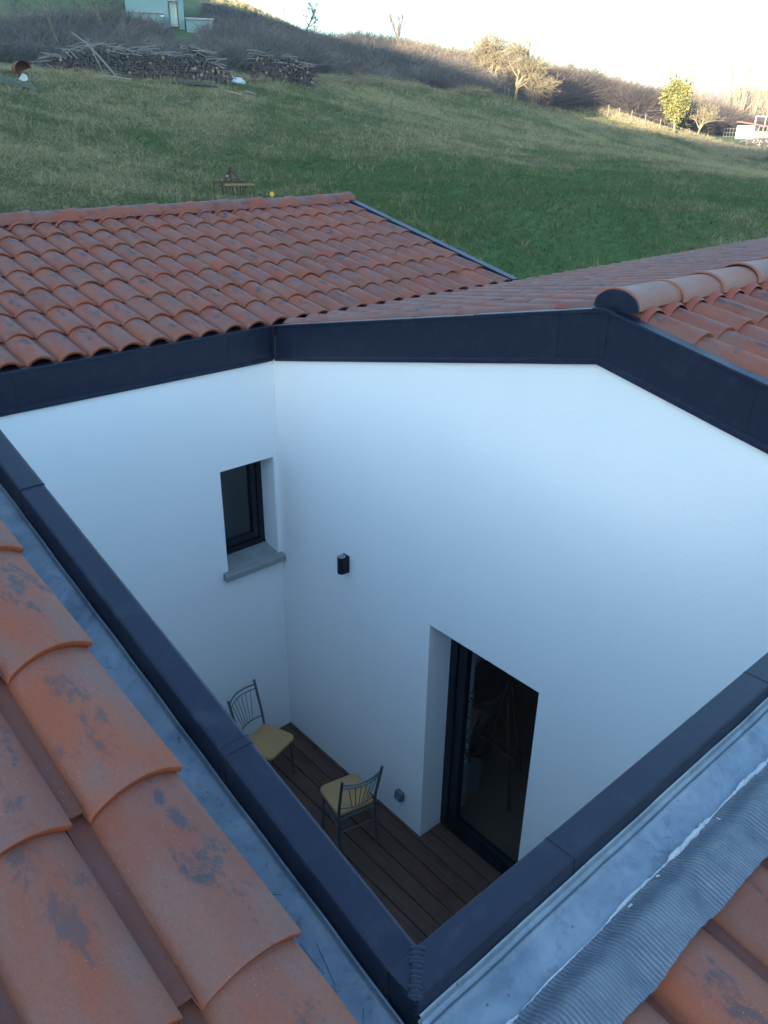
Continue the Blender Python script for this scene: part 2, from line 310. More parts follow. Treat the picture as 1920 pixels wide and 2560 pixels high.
# ================================================================== house
K=.2126; AP=-3.06; PITCH_T=.2125; EXPO=.385; CS=1/math.hypot(1,K); SN=K*CS
house=tag(empty('house',(0,0,0)),'white rendered house with terracotta tiled roofs cut open around a small patio','house')
def capz(y): return 4.718-K*abs(y-AP)
APL=-2.86   # the ridge line on the left side of the opening
def nlz(y): return 4.68+K*(APL-AP)-K*abs(y-APL)
def panz(y): return 4.682-K*abs(y-AP)
def tile_proto(ns=14):
    """pan on the low-u side, roll on the high-u side; returns profile (u,z)"""
    pr=[(0,.014),(.008,.006),(.02,.002),(.036,.003)]
    u0,u1=.040,.2215
    for i in range(ns+1):
        t=(i/ns)**1.12; u=u0+(u1-u0)*t; z=.003+.054*math.sin(PI*min(t*.93,1))**.66
        pr.append((u,z-(.004 if i==0 else 0)))
    return np.array(pr)
def tile_roof(name,O,across,up,n,fields,parent,ns=14,felt=None,seed=1):
    """fields: list of (col0,col1,row0,row1) tile index ranges measured from O"""
    rg=np.random.default_rng(seed); pr=tile_proto(ns); P=len(pr); L=EXPO+.07
    O=np.array(O,float);A=np.array(across,float);U=np.array(up,float);Nn=np.array(n,float)
    vs=[0,.006,L*.5,L]; Vb=[];Fb=[];UV=[];ED=[]
    base=[]; uvb=[]
    for j,v in enumerate(vs):
        for (u,z) in pr:
            lift=.017*(1-v/L)-(.003 if j==0 else 0); uu=u if u<.041 else .040+(u-.040)*(1-.075*v/L); zz=z*(1-.12*v/L)
            vv=v+(.026*(1-v/L) if u<.0395 else 0)
            base.append((uu,vv,zz+lift)); uvb.append((u/PITCH_T,v/L))
    nb=len(base); quads=[(j*P+i,j*P+i+1,(j+1)*P+i+1,(j+1)*P+i) for j in range(3) for i in range(P-1)]
    # broken front face + underside + right side edge (own verts)
    th=.0185; fr=[]; VO=[.026 if u<.0395 else 0 for u,_ in pr]; fuv=[]
    for (u,z),vo_ in zip(pr,VO): fr.append((u,vo_,z+.014)); fuv.append((u/PITCH_T,0))
    nn=[]
    for i in range(P):
        a=pr[max(i-1,0)];b=pr[min(i+1,P-1)];t=(b-a)/np.linalg.norm(b-a); nn.append((-t[1],t[0]))
    low=[(pr[i][0]-nn[i][0]*th,VO[i]+.004,pr[i][1]+.014-nn[i][1]*th) for i in range(P)]
    low2=[(a,.16,c-.004) for a,b,c in low]
    o1=nb; fr_all=fr+low+low2; fuv_all=fuv+fuv+fuv
    q2=[(o1+i+1,o1+i,o1+P+i,o1+P+i+1) for i in range(P-1)]+[(o1+P+i+1,o1+P+i,o1+2*P+i,o1+2*P+i+1) for i in range(P-1)]
    o2=nb+len(fr_all); e=pr[-1]; side=[(.040+(e[0]-.040)*(1-.075*v/L)-(.006 if dz else 0),v,e[1]*(1-.12*v/L)+.017*(1-v/L)-(.003 if v==0 else 0)-dz) for v in (0,L) for dz in (0,.013)]
    q3=[(o2,o2+1,o2+3,o2+2)]
    base=np.array(base+fr_all+side); uvb=np.array(uvb+fuv_all+[(1,0)]*4); edg=np.zeros(len(base)); edg[nb:nb+2*P]=1; edg[o2:]=.5
    Q=np.array(quads+q2+q3); allV=[];allF=[];allU=[];allE=[];k=0
    for (c0,c1,r0,r1) in fields:
        for r in range(r0,r1):
            for c in range(c0,c1):
                b=base.copy(); an=rg.normal(0,.006); b[:,0]+=an*b[:,1]+rg.normal(0,.0018); b[:,1]+=rg.normal(0,.003); b[:,2]*=1+rg.normal(0,.02); b[:,2]+=rg.normal(0,.001)
                W=O+np.outer(b[:,0]+c*PITCH_T,A)+np.outer(b[:,1]+r*EXPO,U)+np.outer(b[:,2],Nn)
                allV.append(W);allF.append(Q+k);allU.append(uvb);allE.append(edg);k+=len(b)
    Fq=np.concatenate(allF)
    if np.dot(np.cross(A,U),Nn)<0: Fq=Fq[:,::-1]
    o=np_mesh(name,np.concatenate(allV),Fq,[M['tile']],parent,smooth=True,uv=np.concatenate(allU),attr={'edge':np.concatenate(allE)})
    return o
# near slope of the main roof (faces the camera): eave at y=YE
YE=-4.27-5*.3766
On=(-3.083-.2215,YE,panz(YE)); upn=(0,CS,SN); nrm=(0,-SN,CS)
# columns: index 0 has its right foot at x=-3.083
rows=9; cN=int((10.2+3.083)/PITCH_T)
nearC0=1; nearC1=1+14    # behind / below the right parapet, x -3.08..-0.1
RX0=.045                 # right of the patio
Orx=(RX0-.01,YE,panz(YE))
roofA=tile_roof('tile_roof',On,(1,0,0),upn,nrm,[(-20,1,0,9)],house,seed=3,ns=20); roofA['label']='tiled slope in the foreground, left of the patio opening'
roofG=tile_roof('tile_roof',(On[0],YE-.03,panz(YE)-.046),(1,0,0),upn,nrm,[(1,16,0,3)],house,seed=13,ns=20); roofG['label']='short run of tiles below the pleated lead strip'
roofB=tile_roof('tile_roof',Orx,(1,0,0),upn,nrm,[(0,46,0,8)],house,seed=4); roofB['label']='tiled slope right of the patio, near side of the long ridge'
upf=(0,-CS,SN); nrf=(0,SN,CS)
roofC=tile_roof('tile_roof',(9.85,-.06,panz(-.06)),(-1,0,0),upf,nrf,[(0,46,0,8)],house,seed=5); roofC['label']='tiled slope beyond the patio, far side of the long ridge'
roofD=tile_roof('tile_roof',(-3.06,-.06,panz(-.06)+.04),(-1,0,0),upf,nrf,[(0,20,0,7)],house,seed=6); roofD['label']='tiled slope left of the patio, far side of the ridge'
# left wing, slope down to y=0
LW=4.052
roofE=tile_roof('tile_roof',(2.93-PITCH_T*46,.005,LW),(1,0,0),upn,nrm,[(0,46,0,7)],house,seed=8); roofE['label']='large tiled roof slope of the left wing above the window'
roofF=tile_roof('tile_roof',(2.93,5.35,LW),(-1,0,0),upf,nrf,[(0,46,0,7)],house,seed=9); roofF['label']='back slope of the left wing roof, hidden from the patio'
# felt / deck sheets under the tiles
def slab(mb,x0,x1,ya,za,yb,zb,t=.05):
    mb.hexa([(x0,ya,za-t),(x1,ya,za-t),(x1,yb,zb-t),(x0,yb,zb-t),(x0,ya,za),(x1,ya,za),(x1,yb,zb),(x0,yb,zb)])
m=MB()
for x0,x1 in ((-7.3,-3.15),(.06,9.8)):
    slab(m,x0,x1,YE+.05,panz(YE+.05)-.03,AP,panz(AP)-.03); slab(m,x0,x1,AP,panz(AP)-.03,-.12,panz(-.12)-.03)
slab(m,-3.15,.06,YE+.05,panz(YE+.05)-.07,-4.96,panz(-4.96)-.07)
slab(m,-6.8,2.9,.06,LW-.02,2.68,LW+K*2.68-.035); slab(m,-6.8,2.9,2.68,LW+K*2.68-.035,5.3,LW-.03)
m.build('roof_underlay',M['under'],house)
# ---- patio walls
TW=.26
def wallR_top(y): return capz(y)-.10
m=MB()
def wr(y0,y1,z0,top=None):
    t0=wallR_top(y0) if top is None else top; t1=wallR_top(y1) if top is None else top
    m.hexa([(0,y0,z0),(TW,y0,z0),(TW,y1,z0),(0,y1,z0),(0,y0,t0),(TW,y0,t0),(TW,y1,t1),(0,y1,t1)])
DL,DR,DT=-1.92,-2.945,2.192
for a,b,z in ((-4.83,DR,-.3),(DR,DL,None),(DL,0,-.3)):
    if a<AP<b: wr(a,AP,z if z is not None else DT); wr(AP,b,z if z is not None else DT)
    else: wr(a,b,z if z is not None else DT)
wallR=m.build('wall',M['wall'],house); wallR['label']='tall white gable wall with the glazed door'
m=MB(); WX0,WX1,WZ0,WZ1=-.572,-.047,2.0,2.944
for a,b,z0,z1 in ((-3.2,WX0,-.3,3.97),(WX0,WX1,-.3,WZ0),(WX0,WX1,WZ1,3.97),(WX1,-.0005,-.3,3.97)): m.box((a,0,z0),(b,.26,z1))
wallL=m.build('wall',M['wall'],house); wallL['label']='white wall with the small window'
m=MB()
for ya,yb in ((-4.765,APL),(APL,-.0005)): m.hexa([(-2.985,ya,-.3),(-2.925,ya,-.3),(-2.925,yb,-.3),(-2.985,yb,-.3),(-2.985,ya,nlz(ya)-.02),(-2.925,ya,nlz(ya)-.02),(-2.925,yb,nlz(yb)-.02),(-2.985,yb,nlz(yb)-.02)])
m.build('wall',M['wall'],house)['label']='white wall below the left parapet'
m=MB(); m.box((-2.985,-4.83,-.3),(-.0005,-4.767,4.30)); m.build('wall',M['wall'],house)['label']='white wall below the right parapet'
# outer walls of the house body
m=MB(); m.box((-7.2,-5.95,-.4),(9.7,-5.75,4.02)); m.box((9.5,-5.75,-.4),(9.7,-.4,4.0)); m.box((2.9,-.35,-.4),(9.5,-.15,3.95)); m.box((-7.2,-5.75,-.4),(-7.0,5.2,3.95)); m.box((-7.0,5.0,-.4),(2.85,5.2,3.95)); m.box((2.65,-.12,-.4),(2.85,5.0,3.97))
m.prism([(9.5,-5.75,3.95),(9.5,-.4,3.95),(9.5,AP,4.6)],(.2,0,0)); m.prism([(2.65,.1,3.97),(2.65,5.2,3.95),(2.65,2.68,4.56)],(.2,0,0))
m.build('wall',M['wall'],house)['label']='outer white walls of the house'
# ---- fascia bands round the two far walls
def band_panel(mb,axis,a0,a1,zb0,zb1,zt0,zt1,off,th=.006):
    """sheet from a0..a1 along axis ('x' on wall y=0, 'y' on wall x=0)"""
    if axis=='x': mb.hexa([(a0,-off-th,zb0),(a1,-off-th,zb1),(a1,-off,zb1),(a0,-off,zb0),(a0,-off-th,zt0),(a1,-off-th,zt1),(a1,-off,zt1),(a0,-off,zt0)])
    else: mb.hexa([(-off-th,a0,zb0),(-off,a0,zb0),(-off,a1,zb1),(-off-th,a1,zb1),(-off-th,a0,zt0),(-off,a0,zt0),(-off,a1,zt1),(-off-th,a1,zt1)])
def drip(mb,axis,a0,a1,z0,z1):
    for lo,hi,o1,o2 in ((0,.020,.010,.021),(.020,.027,.0105,.030)):
        pass
    pts=[(.004,.030),(.014,.030),(.026,.020),(.027,.002),(.024,-.004),(.018,-.004),(.018,.012),(.004,.016)]
    def P(a,z,o,h): return (a,-o,z+h) if axis=='x' else (-o,a,z+h)
    vs=[P(a0,z0,o,h) for o,h in pts]+[P(a1,z1,o,h) for o,h in pts]; n=len(pts)
    mb.add(vs,[(i,(i+1)%n,n+(i+1)%n,n+i) for i in range(n)]+[tuple(range(n))[::-1],tuple(range(n,2*n))])
ZB=3.787; 
def gbz(y): return 4.434-K*abs(y-AP)
fasc=MB(); drp=MB()
sx=[-2.985,-2.016,-1.036,-.395,-.055]
for i in range(len(sx)-1):
    band_panel(fasc,'x',sx[i]-(0 if i==0 else .012),sx[i+1],ZB+.01,ZB+.01,4.056,4.056,.004+.0035*(i%2)); drip(drp,'x',sx[i]-(.0 if i==0 else .02),sx[i+1]-(.003),ZB,ZB)
band_panel(fasc,'x',-.057,-.030,ZB+.005,ZB+.005,4.058,4.058,.010); band_panel(fasc,'x',-.029,-.001,ZB+.005,ZB+.005,4.058,4.058,.006)
drip(drp,'x',-.055,-.02,ZB+.002,ZB+.002)
sy=[-.03,-.062,-1.836,-2.775,AP+.03]
band_panel(fasc,'y',-.03,-.009,gbz(0)+.012,gbz(0)+.015,capz(-.03)-.008,capz(0)-.008,.010); band_panel(fasc,'y',-.06,-.03,gbz(-.06)+.012,gbz(-.03)+.012,capz(-.06)-.008,capz(-.03)-.008,.013)
for i,(a,b) in enumerate(((-1.836,-.061),(-2.79,-1.83),(AP,-2.77))): 
    band_panel(fasc,'y',a,b,gbz(a)+.01,gbz(b)+.01,capz(a)-.01,capz(b)-.01,.004+.0035*(i%2)); drip(drp,'y',a+(.0),b-(.003 if i else .0),gbz(a),gbz(b))
for i,(a,b) in enumerate(((-3.90,AP-.0),(-4.83,-3.885))):
    band_panel(fasc,'y',a,b,gbz(a)+.01,gbz(b)+.01,capz(a)-.01,capz(b)-.01,.0075-.0035*(i%2)); drip(drp,'y',a,b-(.003 if i else 0),gbz(a),gbz(b))
band_panel(fasc,'y',AP-.035,AP+.004,gbz(AP-.035)+.012,gbz(AP)+.012,capz(AP-.035)-.011,capz(AP)-.010,.0145,.004)
fasc.build('fascia',M['alu'],house,bevel=.0012,seg=1); drp.build('drip_edge',M['alu'],house)
# caps on top of the bands
def cap_prof(w0,w1,lip,t=.006):  # section: across coordinate, height ; top sheet with a rolled front lip
    return [(w0,-lip),(w0+.004,-lip),(w0+.005,-.006),(w1-.003,-.006),(w1-.003,-.02),(w1,-.02),(w1,0),(w0+.004,0),(w0+.001,-.002),(w0,-.006)]
def cap_run(mb,axis,pts,w0,w1,lip,sgn,tilt=0):
    pr=cap_prof(w0,w1,lip); n=len(pr); vs=[]
    for (a,z) in pts:
        for (o,h) in pr:
            zz=z+h+(o-w0)*tilt; vs.append((a,sgn*o,zz) if axis=='x' else (sgn*o,a,zz))
    fs=[(j*n+i,j*n+(i+1)%n,(j+1)*n+(i+1)%n,(j+1)*n+i) for j in range(len(pts)-1) for i in range(n)]+[tuple(range(n)),tuple(range((len(pts)-1)*n,len(pts)*n))]
    mb.add(vs,fs)
m=MB(); cap_run(m,'x',[(-2.98,4.067),(-.80,4.067)],-.022,.055,.022,1); cap_run(m,'x',[(-.82,4.0695),(-.012,4.0695)],-.023,.055,.022,1)
for a,b,dz in ((-.01,-2.2,0),(-2.18,-2.995,.0025)): cap_run(m,'y',[(a,capz(a)+dz),(b,capz(b)+dz)],-.020-dz*.3,.05,.02,1)
cap_run(m,'y',[(-2.99,capz(-2.99)+.005),(AP,capz(AP)+.005),(-3.13,capz(-3.13)+.005)],-.022,.06,.024,1)
for a,b,dz in ((-3.12,-3.86,0),(-3.84,-4.84,.0025)): cap_run(m,'y',[(a,capz(a)+dz),(b,capz(b)+dz)],-.020-dz*.3,.05,.02,1)
m.build('parapet_cap',M['alu'],house,bevel=.0015,seg=2)['label']='thin dark capping along the far wall tops'
# near-left parapet capping (sloping, peak at the ridge line)
def nlcap(mb,ya,yb,dz,ex=0):
    ys=[ya,yb] if not (min(ya,yb)<APL<max(ya,yb)) else [ya,APL,yb]
    pr=[(-2.992-ex,-.086),(-2.990-ex,-.086),(-2.988-ex,-.004),(-2.984,-.003),(-2.93,-.003),(-2.927+ex,-.006),(-2.927+ex,-.04),(-2.923+ex,-.04),(-2.923+ex,-.004),(-2.926+ex,0),(-2.931,.0015),(-2.984,.0015),(-2.9895-ex,-.0005),(-2.992-ex,-.005)]
    n=len(pr); vs=[(x,y,nlz(y)+dz+h+( -.004*(x+2.957)/.035*-1 if 0 else 0)) for y in ys for x,h in pr]
    fs=[(j*n+i,j*n+(i+1)%n,(j+1)*n+(i+1)%n,(j+1)*n+i) for j in range(len(ys)-1) for i in range(n)]+[tuple(range(n)),tuple(range((len(ys)-1)*n,len(ys)*n))]
    mb.add(vs,fs)
m=MB(); nlcap(m,-.03,-3.24,.0035,.001); nlcap(m,-3.225,-4.262,0); nlcap(m,-4.268,-4.765,0); nlcap(m,-4.252,-4.272,.0022,.0012)
m.hexa([(-2.992,-4.832,nlz(-4.832)-.086),(-2.99,-4.765,nlz(-4.765)-.086),(-2.9895,-4.765,nlz(-4.765)-.001),(-2.9895,-4.8315,nlz(-4.832)-.001)]+[(-2.988,-4.832,nlz(-4.832)-.086),(-2.987,-4.765,nlz(-4.765)-.086),(-2.987,-4.765,nlz(-4.765)-.001),(-2.987,-4.8315,nlz(-4.832)-.001)])
m.add([(-2.9915,-4.8335,4.3195),(-2.9235,-4.765,4.3195),(-2.9915,-4.765,nlz(-4.765)+.001)],[(0,1,2)])
pcL=m.build('parapet_cap',M['alu'],house,bevel=.0015,seg=2); pcL['label']='sloping dark capping on the near left parapet'
# near-right parapet capping (level)
ZR=4.3215
def nrcap(mb,xa,xb,dz,mitre=False):
    pr=[(-4.834,-.058),(-4.832,-.058),(-4.830,-.004),(-4.772,-.004),(-4.770,-.04),(-4.766,-.04),(-4.765,-.003),(-4.768,0),(-4.828,.0008),(-4.832,-.001),(-4.834,-.005)]
    n=len(pr); vs=[]
    for x in (xa,xb):
        for y,h in pr:
            xx=x+((-(y+4.765))*-1 if (mitre and x==xa) else 0); vs.append((xx,y,ZR+dz+h+random.uniform(-.0003,.0003)))
    mb.add(vs,[(i,n+i,n+(i+1)%n,(i+1)%n) for i in range(n)]+[tuple(range(n))[::-1],tuple(range(n,2*n))])
m=MB(); nrcap(m,-2.9225,-2.58,0,True); nrcap(m,-2.5802,-1.78,.0003); nrcap(m,-1.781,-.021,.0001)
pcR=m.build('parapet_cap',M['alu'],house,bevel=.0015,seg=2); pcR['label']='level dark capping on the near right parapet'
# welded mitre: overlapping beads of sealant on the corner and down its outer edge
m=MB()
for i in range(11):
    t=(i+.5)/11; x=-2.927-.064*t+random.uniform(-.002,.002); y=-4.768-.064*t; z=ZR+.0008
    c=[]; a,b,h=.0115+random.uniform(-.004,.003),.0054,.0011
    for r_,hh in ((1,0),(.85,.7),(.5,1)):
        for k in range(10):
            th=2*PI*k/10; u=a*r_*math.cos(th); v=b*r_*math.sin(th); c.append((x-.7*v+.68*u+.001*math.sin(k*3+i),y-.7*v-.72*u,z+h*hh))
    m.add(c,[(j*10+k,j*10+(k+1)%10,(j+1)*10+(k+1)%10,(j+1)*10+k) for j in range(2) for k in range(10)]+[tuple(range(20,30))],True)
for i in range(6):
    z=ZR-.004-i*.0105; r_=.0045+random.uniform(-.001,.001); m.tube([(-2.992+random.uniform(-.001,.001),-4.8345,z),(-2.992,-4.8345,z-.009)],[r_,r_*.8],8)
m.build('corner_weld',M['alu'],pcR)
# ---- window in wall L
win=MB(); y0=.205
fx0,fx1,fz0,fz1=WX0+.0,WX1,2.035,WZ1
for a,b,c,d in ((fx0,fx0+.055,fz0,fz1),(fx1-.055,fx1,fz0,fz1),(fx0+.055,fx1-.055,fz0,fz0+.06),(fx0+.055,fx1-.055,fz1-.05,fz1)): win.box((a,y0,c),(b,.27,d))
w_=win.build('window',M['frame'],house,bevel=.003)
m=MB(); 
for a,b,c,d in ((fx0+.058,fx0+.11,fz0+.065,fz1-.055),(fx1-.11,fx1-.058,fz0+.065,fz1-.055),(fx0+.11,fx1-.11,fz0+.065,fz0+.125),(fx0+.11,fx1-.11,fz1-.115,fz1-.055)): m.box((a,y0+.012,c),(b,.265,d))
m.build('sash',M['frame'],w_,bevel=.004)
m=MB(); m.box((fx0+.105,y0+.035,fz0+.12),(fx1-.105,y0+.043,fz1-.11)); m.build('pane',M['glass'],w_)
m=MB(); m.box((fx0-.01,y0+.03,fz0+.05),(fx0+.004,.9,fz1)); m.build('blind',M['dark'],w_)
m=MB()   # concrete sill with horns
sl,sr=-.625,-.012
m.prism([(sl,-.062,1.935),(sl,-.062,1.985),(sl,-.052,1.996),(sl,-.001,2.004),(sl,-.001,1.935)],(sr-sl,0,0))
m.prism([(WX0+.001,0,1.9995),(WX0+.001,0,2.004),(WX0+.001,.206,2.036),(WX0+.001,.206,1.9995)],(WX1-WX0-.002,0,0))
m.box((WX0-.03,-.001,1.94),(WX1+.02,.02,1.999))
m.build('sill',M['sill'],w_,bevel=.004)
m=MB(); m.tube([(fx1-.012,y0-.002,2.05),(fx1-.012,y0-.012,2.05)],.012,8); m.build('drain_cover',M['frame'],w_)
# ---- glazed door in wall R
dx=.24; dr=MB()
for a,b,c,d in ((DL-.075,DL,.0,DT),(DR,DR+.075,.0,DT),(DR+.075,DL-.075,DT-.06,DT),(DR+.075,DL-.075,.0,.05)): dr.box((dx,a,c),(dx+.09,b,d))
door=dr.build('door',M['frame'],house,bevel=.003); door['label']='black framed glazed door at deck level'
m=MB()
for a,b,c,d in ((DL-.165,DL-.078,.055,DT-.065),(DR+.078,DR+.15,.055,DT-.065),(DR+.15,DL-.165,.055,.15),(DR+.15,DL-.165,DT-.14,DT-.065)): m.box((dx+.015,a,c),(dx+.075,b,d))
m.build('sash',M['frame'],door,bevel=.004)
m=MB(); m.box((dx+.04,DR+.145,.145),(dx+.048,DL-.16,DT-.135)); m.build('pane',M['glass'],door)
m=MB(); m.box((.10,DR+.005,-.05),(dx+.02,DL-.005,-.012)); m.build('threshold',M['frame'],door)
# room behind the door
m=MB(); m.box((.33,-4.5,-.05),(3.6,-.5,.0)); m.build('room_floor',M['floorw'],house)
m=MB(); m.box((3.6,-4.5,0),(3.7,-.5,2.6)); m.box((.33,-.6,0),(3.6,-.5,2.6)); m.box((.33,-4.5,0),(3.6,-4.4,2.6)); m.box((.33,-4.5,2.6),(3.6,-.5,2.7)); m.box((.6,-1.75,0),(.75,-.6,2.6))
m.build('room_wall',simple('inner_plaster',(.8,.8,.8),.9),house)
# room behind window
m=MB(); m.box((-2.5,2.2,0),(1,2.3,2.9)); m.box((-2.5,.26,2.95),(1,2.3,3.0)); m.box((-2.6,.26,0),(-2.5,2.3,3)); m.box((1,.26,0),(1.1,2.3,3)); m.build('room_wall',M['dark'],house)
# wooden easel standing inside
t=tag(empty('easel',(.85,-1.98,.0)),'wooden three legged stand seen dimly through the glass door','easel')
m=MB(); 
for a,b in (((-.05,-.25,0),(.1,.02,1.35)),((.1,.28,0),(.12,-.02,1.35)),((.42,0,0),(.12,0,1.3))): m.tube([a,b],.014,6)
m.build('leg',M['wood'],t)
m=MB(); m.box((.0,-.22,.52),(.05,.2,.55)); m.build('ledge',M['wood'],t)
t=tag(empty('houseplant',(.72,-1.80,0)),'dim green houseplant in the corner behind the glass door','houseplant')
m=MB(); m.tube([(.0,0,.0),(0,0,.28)],[.1,.13],12); m.build('pot',M['concrete'],t)
m=MB()
for i in range(40):
    a=random.uniform(0,2*PI); z=random.uniform(.4,1.25); r_=random.uniform(.05,.2); p=Vector((0,0,z-.1)); q=Vector((r_*math.cos(a),r_*math.sin(a),z)); s_=Vector((-math.sin(a),math.cos(a),0))*.025
    m.add([p,(p+q)/2+s_,q,(p+q)/2-s_],[(0,1,2,3)])
m.tube([(0,0,.2),(0,0,1.15)],.008,5); m.build('leaves',M['green'],t)
_vt=np.random.default_rng(99).random(4096)
def vnz(t):
    t+=500; i=int(math.floor(t)); f=t-i; f=f*f*(3-2*f); return float(_vt[i%4096]*(1-f)+_vt[(i+1)%4096]*f)
# ---- gutters and flashings
def zsheet(mb,poly): mb.add(poly,[tuple(range(len(poly)))])
def curved_sheet(fun,nu,nv):
    vs=[fun(i/nu,j/nv) for i in range(nu+1) for j in range(nv+1)]; fs=[(i*(nv+1)+j,(i+1)*(nv+1)+j,(i+1)*(nv+1)+j+1,i*(nv+1)+j+1) for i in range(nu) for j in range(nv)]; return vs,fs
prL=[(-2.9935,-.070),(-2.9965,-.068),(-3.002,-.078),(-3.012,-.083),(-3.05,-.090),(-3.10,-.092),(-3.145,-.090),(-3.147,-.04)]
m=MB()
def fz(u,v):
    y=-5.12+5.1*u; k=v*(len(prL)-1); i=min(int(k),len(prL)-2); f=k-i
    x=prL[i][0]*(1-f)+prL[i+1][0]*f; z=prL[i][1]*(1-f)+prL[i+1][1]*f
    return (x,y,nlz(y)+z+.0012*math.sin(y*31+x*40)+.0015*math.sin(y*9.3))
vs,fs=curved_sheet(fz,260,21); m.add(vs,fs,True)
zl=m.build('gutter',M['zinc'],house); zl['label']='zinc flashing channel along the left parapet'
m=MB()
prR=[(-4.8355,.018),(-4.838,.016),(-4.843,.004),(-4.850,.001),(-4.853,.0035),(-4.857,.0035),(-4.860,0),(-4.88,-.004),(-4.91,-.010),(-4.935,-.013),(-4.96,-.018)]
def fz2(u,v):
    x=-2.985+3.2*u*.93; k=v*(len(prR)-1); i=min(int(k),len(prR)-2); f=k-i
    y=prR[i][0]*(1-f)+prR[i+1][0]*f; z=prR[i][1]*(1-f)+prR[i+1][1]*f
    return (x,y+.0008*(vnz(x*14)-.5),4.262+z+.003*(vnz(x*5)-.5)+.0025*(vnz(x*16+y*40)-.5))
vs,fs=curved_sheet(fz2,300,30); m.add(vs,fs,True)
zr=m.build('flashing',M['zinc'],house); zr['label']='zinc flashing sheet below the right parapet'
def rollz(x,x0=-3.083-.2215,fl=1):
    u=(fl*(x-x0))%PITCH_T; t=(u-.040)/.1725
    return .003+.054*math.sin(PI*t*.93)**.66 if 0<t<1 else .003
def softroll(x): return sum(rollz(x+d) for d in (-.03,-.018,-.006,.006,.018,.03))/6
m=MB()
RS=np.array([rollz(-3.1+i*.002) for i in range(1700)]); RS=np.convolve(np.pad(RS,14,'edge'),np.hanning(29)/np.hanning(29).sum(),'valid')
def rs(x): return float(np.interp(x,-3.1+np.arange(len(RS))*.002,RS))
def fa(u,v):
    x=-2.99+2.985*u; y=-4.931-.126*v+.0022*math.sin(x*17)*v+.0006*math.sin(x*190)*(v>.99)
    k=float(sstep(0,.5,v)); rz=rs(x)
    return (x,y,4.257*(1-k)+(panz(y)+.011)*k+rz*(.10+.22*k)+.0004*math.sin(x*290+4*math.sin(x*9)+v*2))
vs,fs=curved_sheet(fa,1600,14); m.add(vs,fs,True); m.build('flashing',M['lead'],house)['label']='pleated lead strip dressed over the tile rolls'
m=MB(); pts=[];rr_=[]
for i in range(1300):
    x=-2.99+2.985*i/1299; b=rs(x)/.054; j=vnz(x*38)*.6+vnz(x*110)*.4; pts.append((x,-4.931+.0035*(vnz(x*9)-.5)+.002*(vnz(x*60)-.5),4.256+.006*b)); rr_.append(.0008+.0085*j*max(0,vnz(x*11+3)*1.3-.25)+.0010*b)
m.tube(pts,rr_,8,flat=.7); 
for i in range(12):
    x=-2.99+2.98*random.random(); m.tube([(x,-4.934-random.random()*.010,4.258+.3*rs(x)),(x+random.uniform(-.004,.006),-4.937-random.random()*.012,4.261+.35*rs(x))],[random.uniform(.0012,.003)]*2,6)
m.build('sealant_bead',M['mortar'],house)
# pencil marks on the zinc
m=MB()
def zl_pt(px,py):
    d=ray(px,py); 
    # plane z = nlz(y)-.088 for y<AP : z = A + K*y
    A_=4.68-K*(-AP)*-1-.0855; A_=4.68+K*(-AP)-.0855
    t=(A_+K*CAM[1]-CAM[2])/(d[2]-K*d[1]); p=CAM+t*d; return (p[0],p[1],p[2]+.0012)
q=lambda x,y:(500+x*.4219,1800+y*.4219)
for line in ([(410,1045),(440,1036),(480,1038),(520,1055),(555,1090),(578,1140),(578,1190),(560,1235)],[(590,1320),(640,1390),(700,1465),(737,1505)],[(690,1325),(720,1390),(760,1480),(803,1578),(790,1586),(750,1575),(700,1540)],[(968,1710),(967,1800)],[(512,1110),(505,1170)],[(285,880),(300,890),(290,905),(310,930),(325,925),(330,950),(350,965),(345,985),(375,1000)]):
    m=MB(); m.tube([zl_pt(*q(*p)) for p in line],.0004,4); m.build('pencil_mark',M['ink'],zl)
# valley gutter, eaves gutter, rake cap of the left wing
m=MB(); m.box((-3.0,.056,3.97),(2.95,.12,3.99)); m.hexa([(.02,-.10,3.99),(2.95,-.10,3.99),(2.95,.14,3.99),(.02,.14,3.99),(.02,-.10,4.0),(2.95,-.10,4.0),(2.95,.14,4.0),(.02,.14,4.0)]); m.build('gutter',M['under'],house)['label']='dark valley gutter under the tile ends'
m=MB(); pr=[(.06*math.cos(a),.06*math.sin(a)) for a in np.linspace(-PI,0,10)]; pr=[(a-.0,b) for a,b in pr]+[(a*.93,b*.93) for a,b in pr[::-1]]
m.sweep([(a,b) for a,b in pr],[(2.98,.0,4.065),(9.9,.0,4.065)],(0,1,0),(0,0,1),True); m.tube([(2.98,.06,4.065),(9.9,.06,4.065)],.008,6)
m.build('gutter',M['zinc'],house)['label']='pale half round gutter along the far eave'
m=MB()
for a,b,dz in ((-.03,1.9,0),(1.88,2.78,.003)):
    za,zb=LW+K*a+.075+dz,LW+K*b+.075+dz
    m.hexa([(2.905,a,za-.012),(2.995,a,za-.012),(2.995,b,zb-.012),(2.905,b,zb-.012),(2.905,a,za),(2.995,a,za),(2.995,b,zb),(2.905,b,zb)])
    m.hexa([(2.985,a,za-.16),(2.993,a,za-.16),(2.993,b,zb-.16),(2.985,b,zb-.16),(2.985,a,za-.013),(2.993,a,za-.013),(2.993,b,zb-.013),(2.985,b,zb-.013)])
    m.hexa([(2.907,a,za-.09),(2.915,a,za-.09),(2.915,b,zb-.09),(2.907,b,zb-.09),(2.907,a,za-.013),(2.915,a,za-.013),(2.915,b,zb-.013),(2.907,b,zb-.013)])
m.box((2.905,-.04,LW-.07),(2.995,-.032,LW+.07)); m.build('rake_trim',M['alu'],house,bevel=.002)
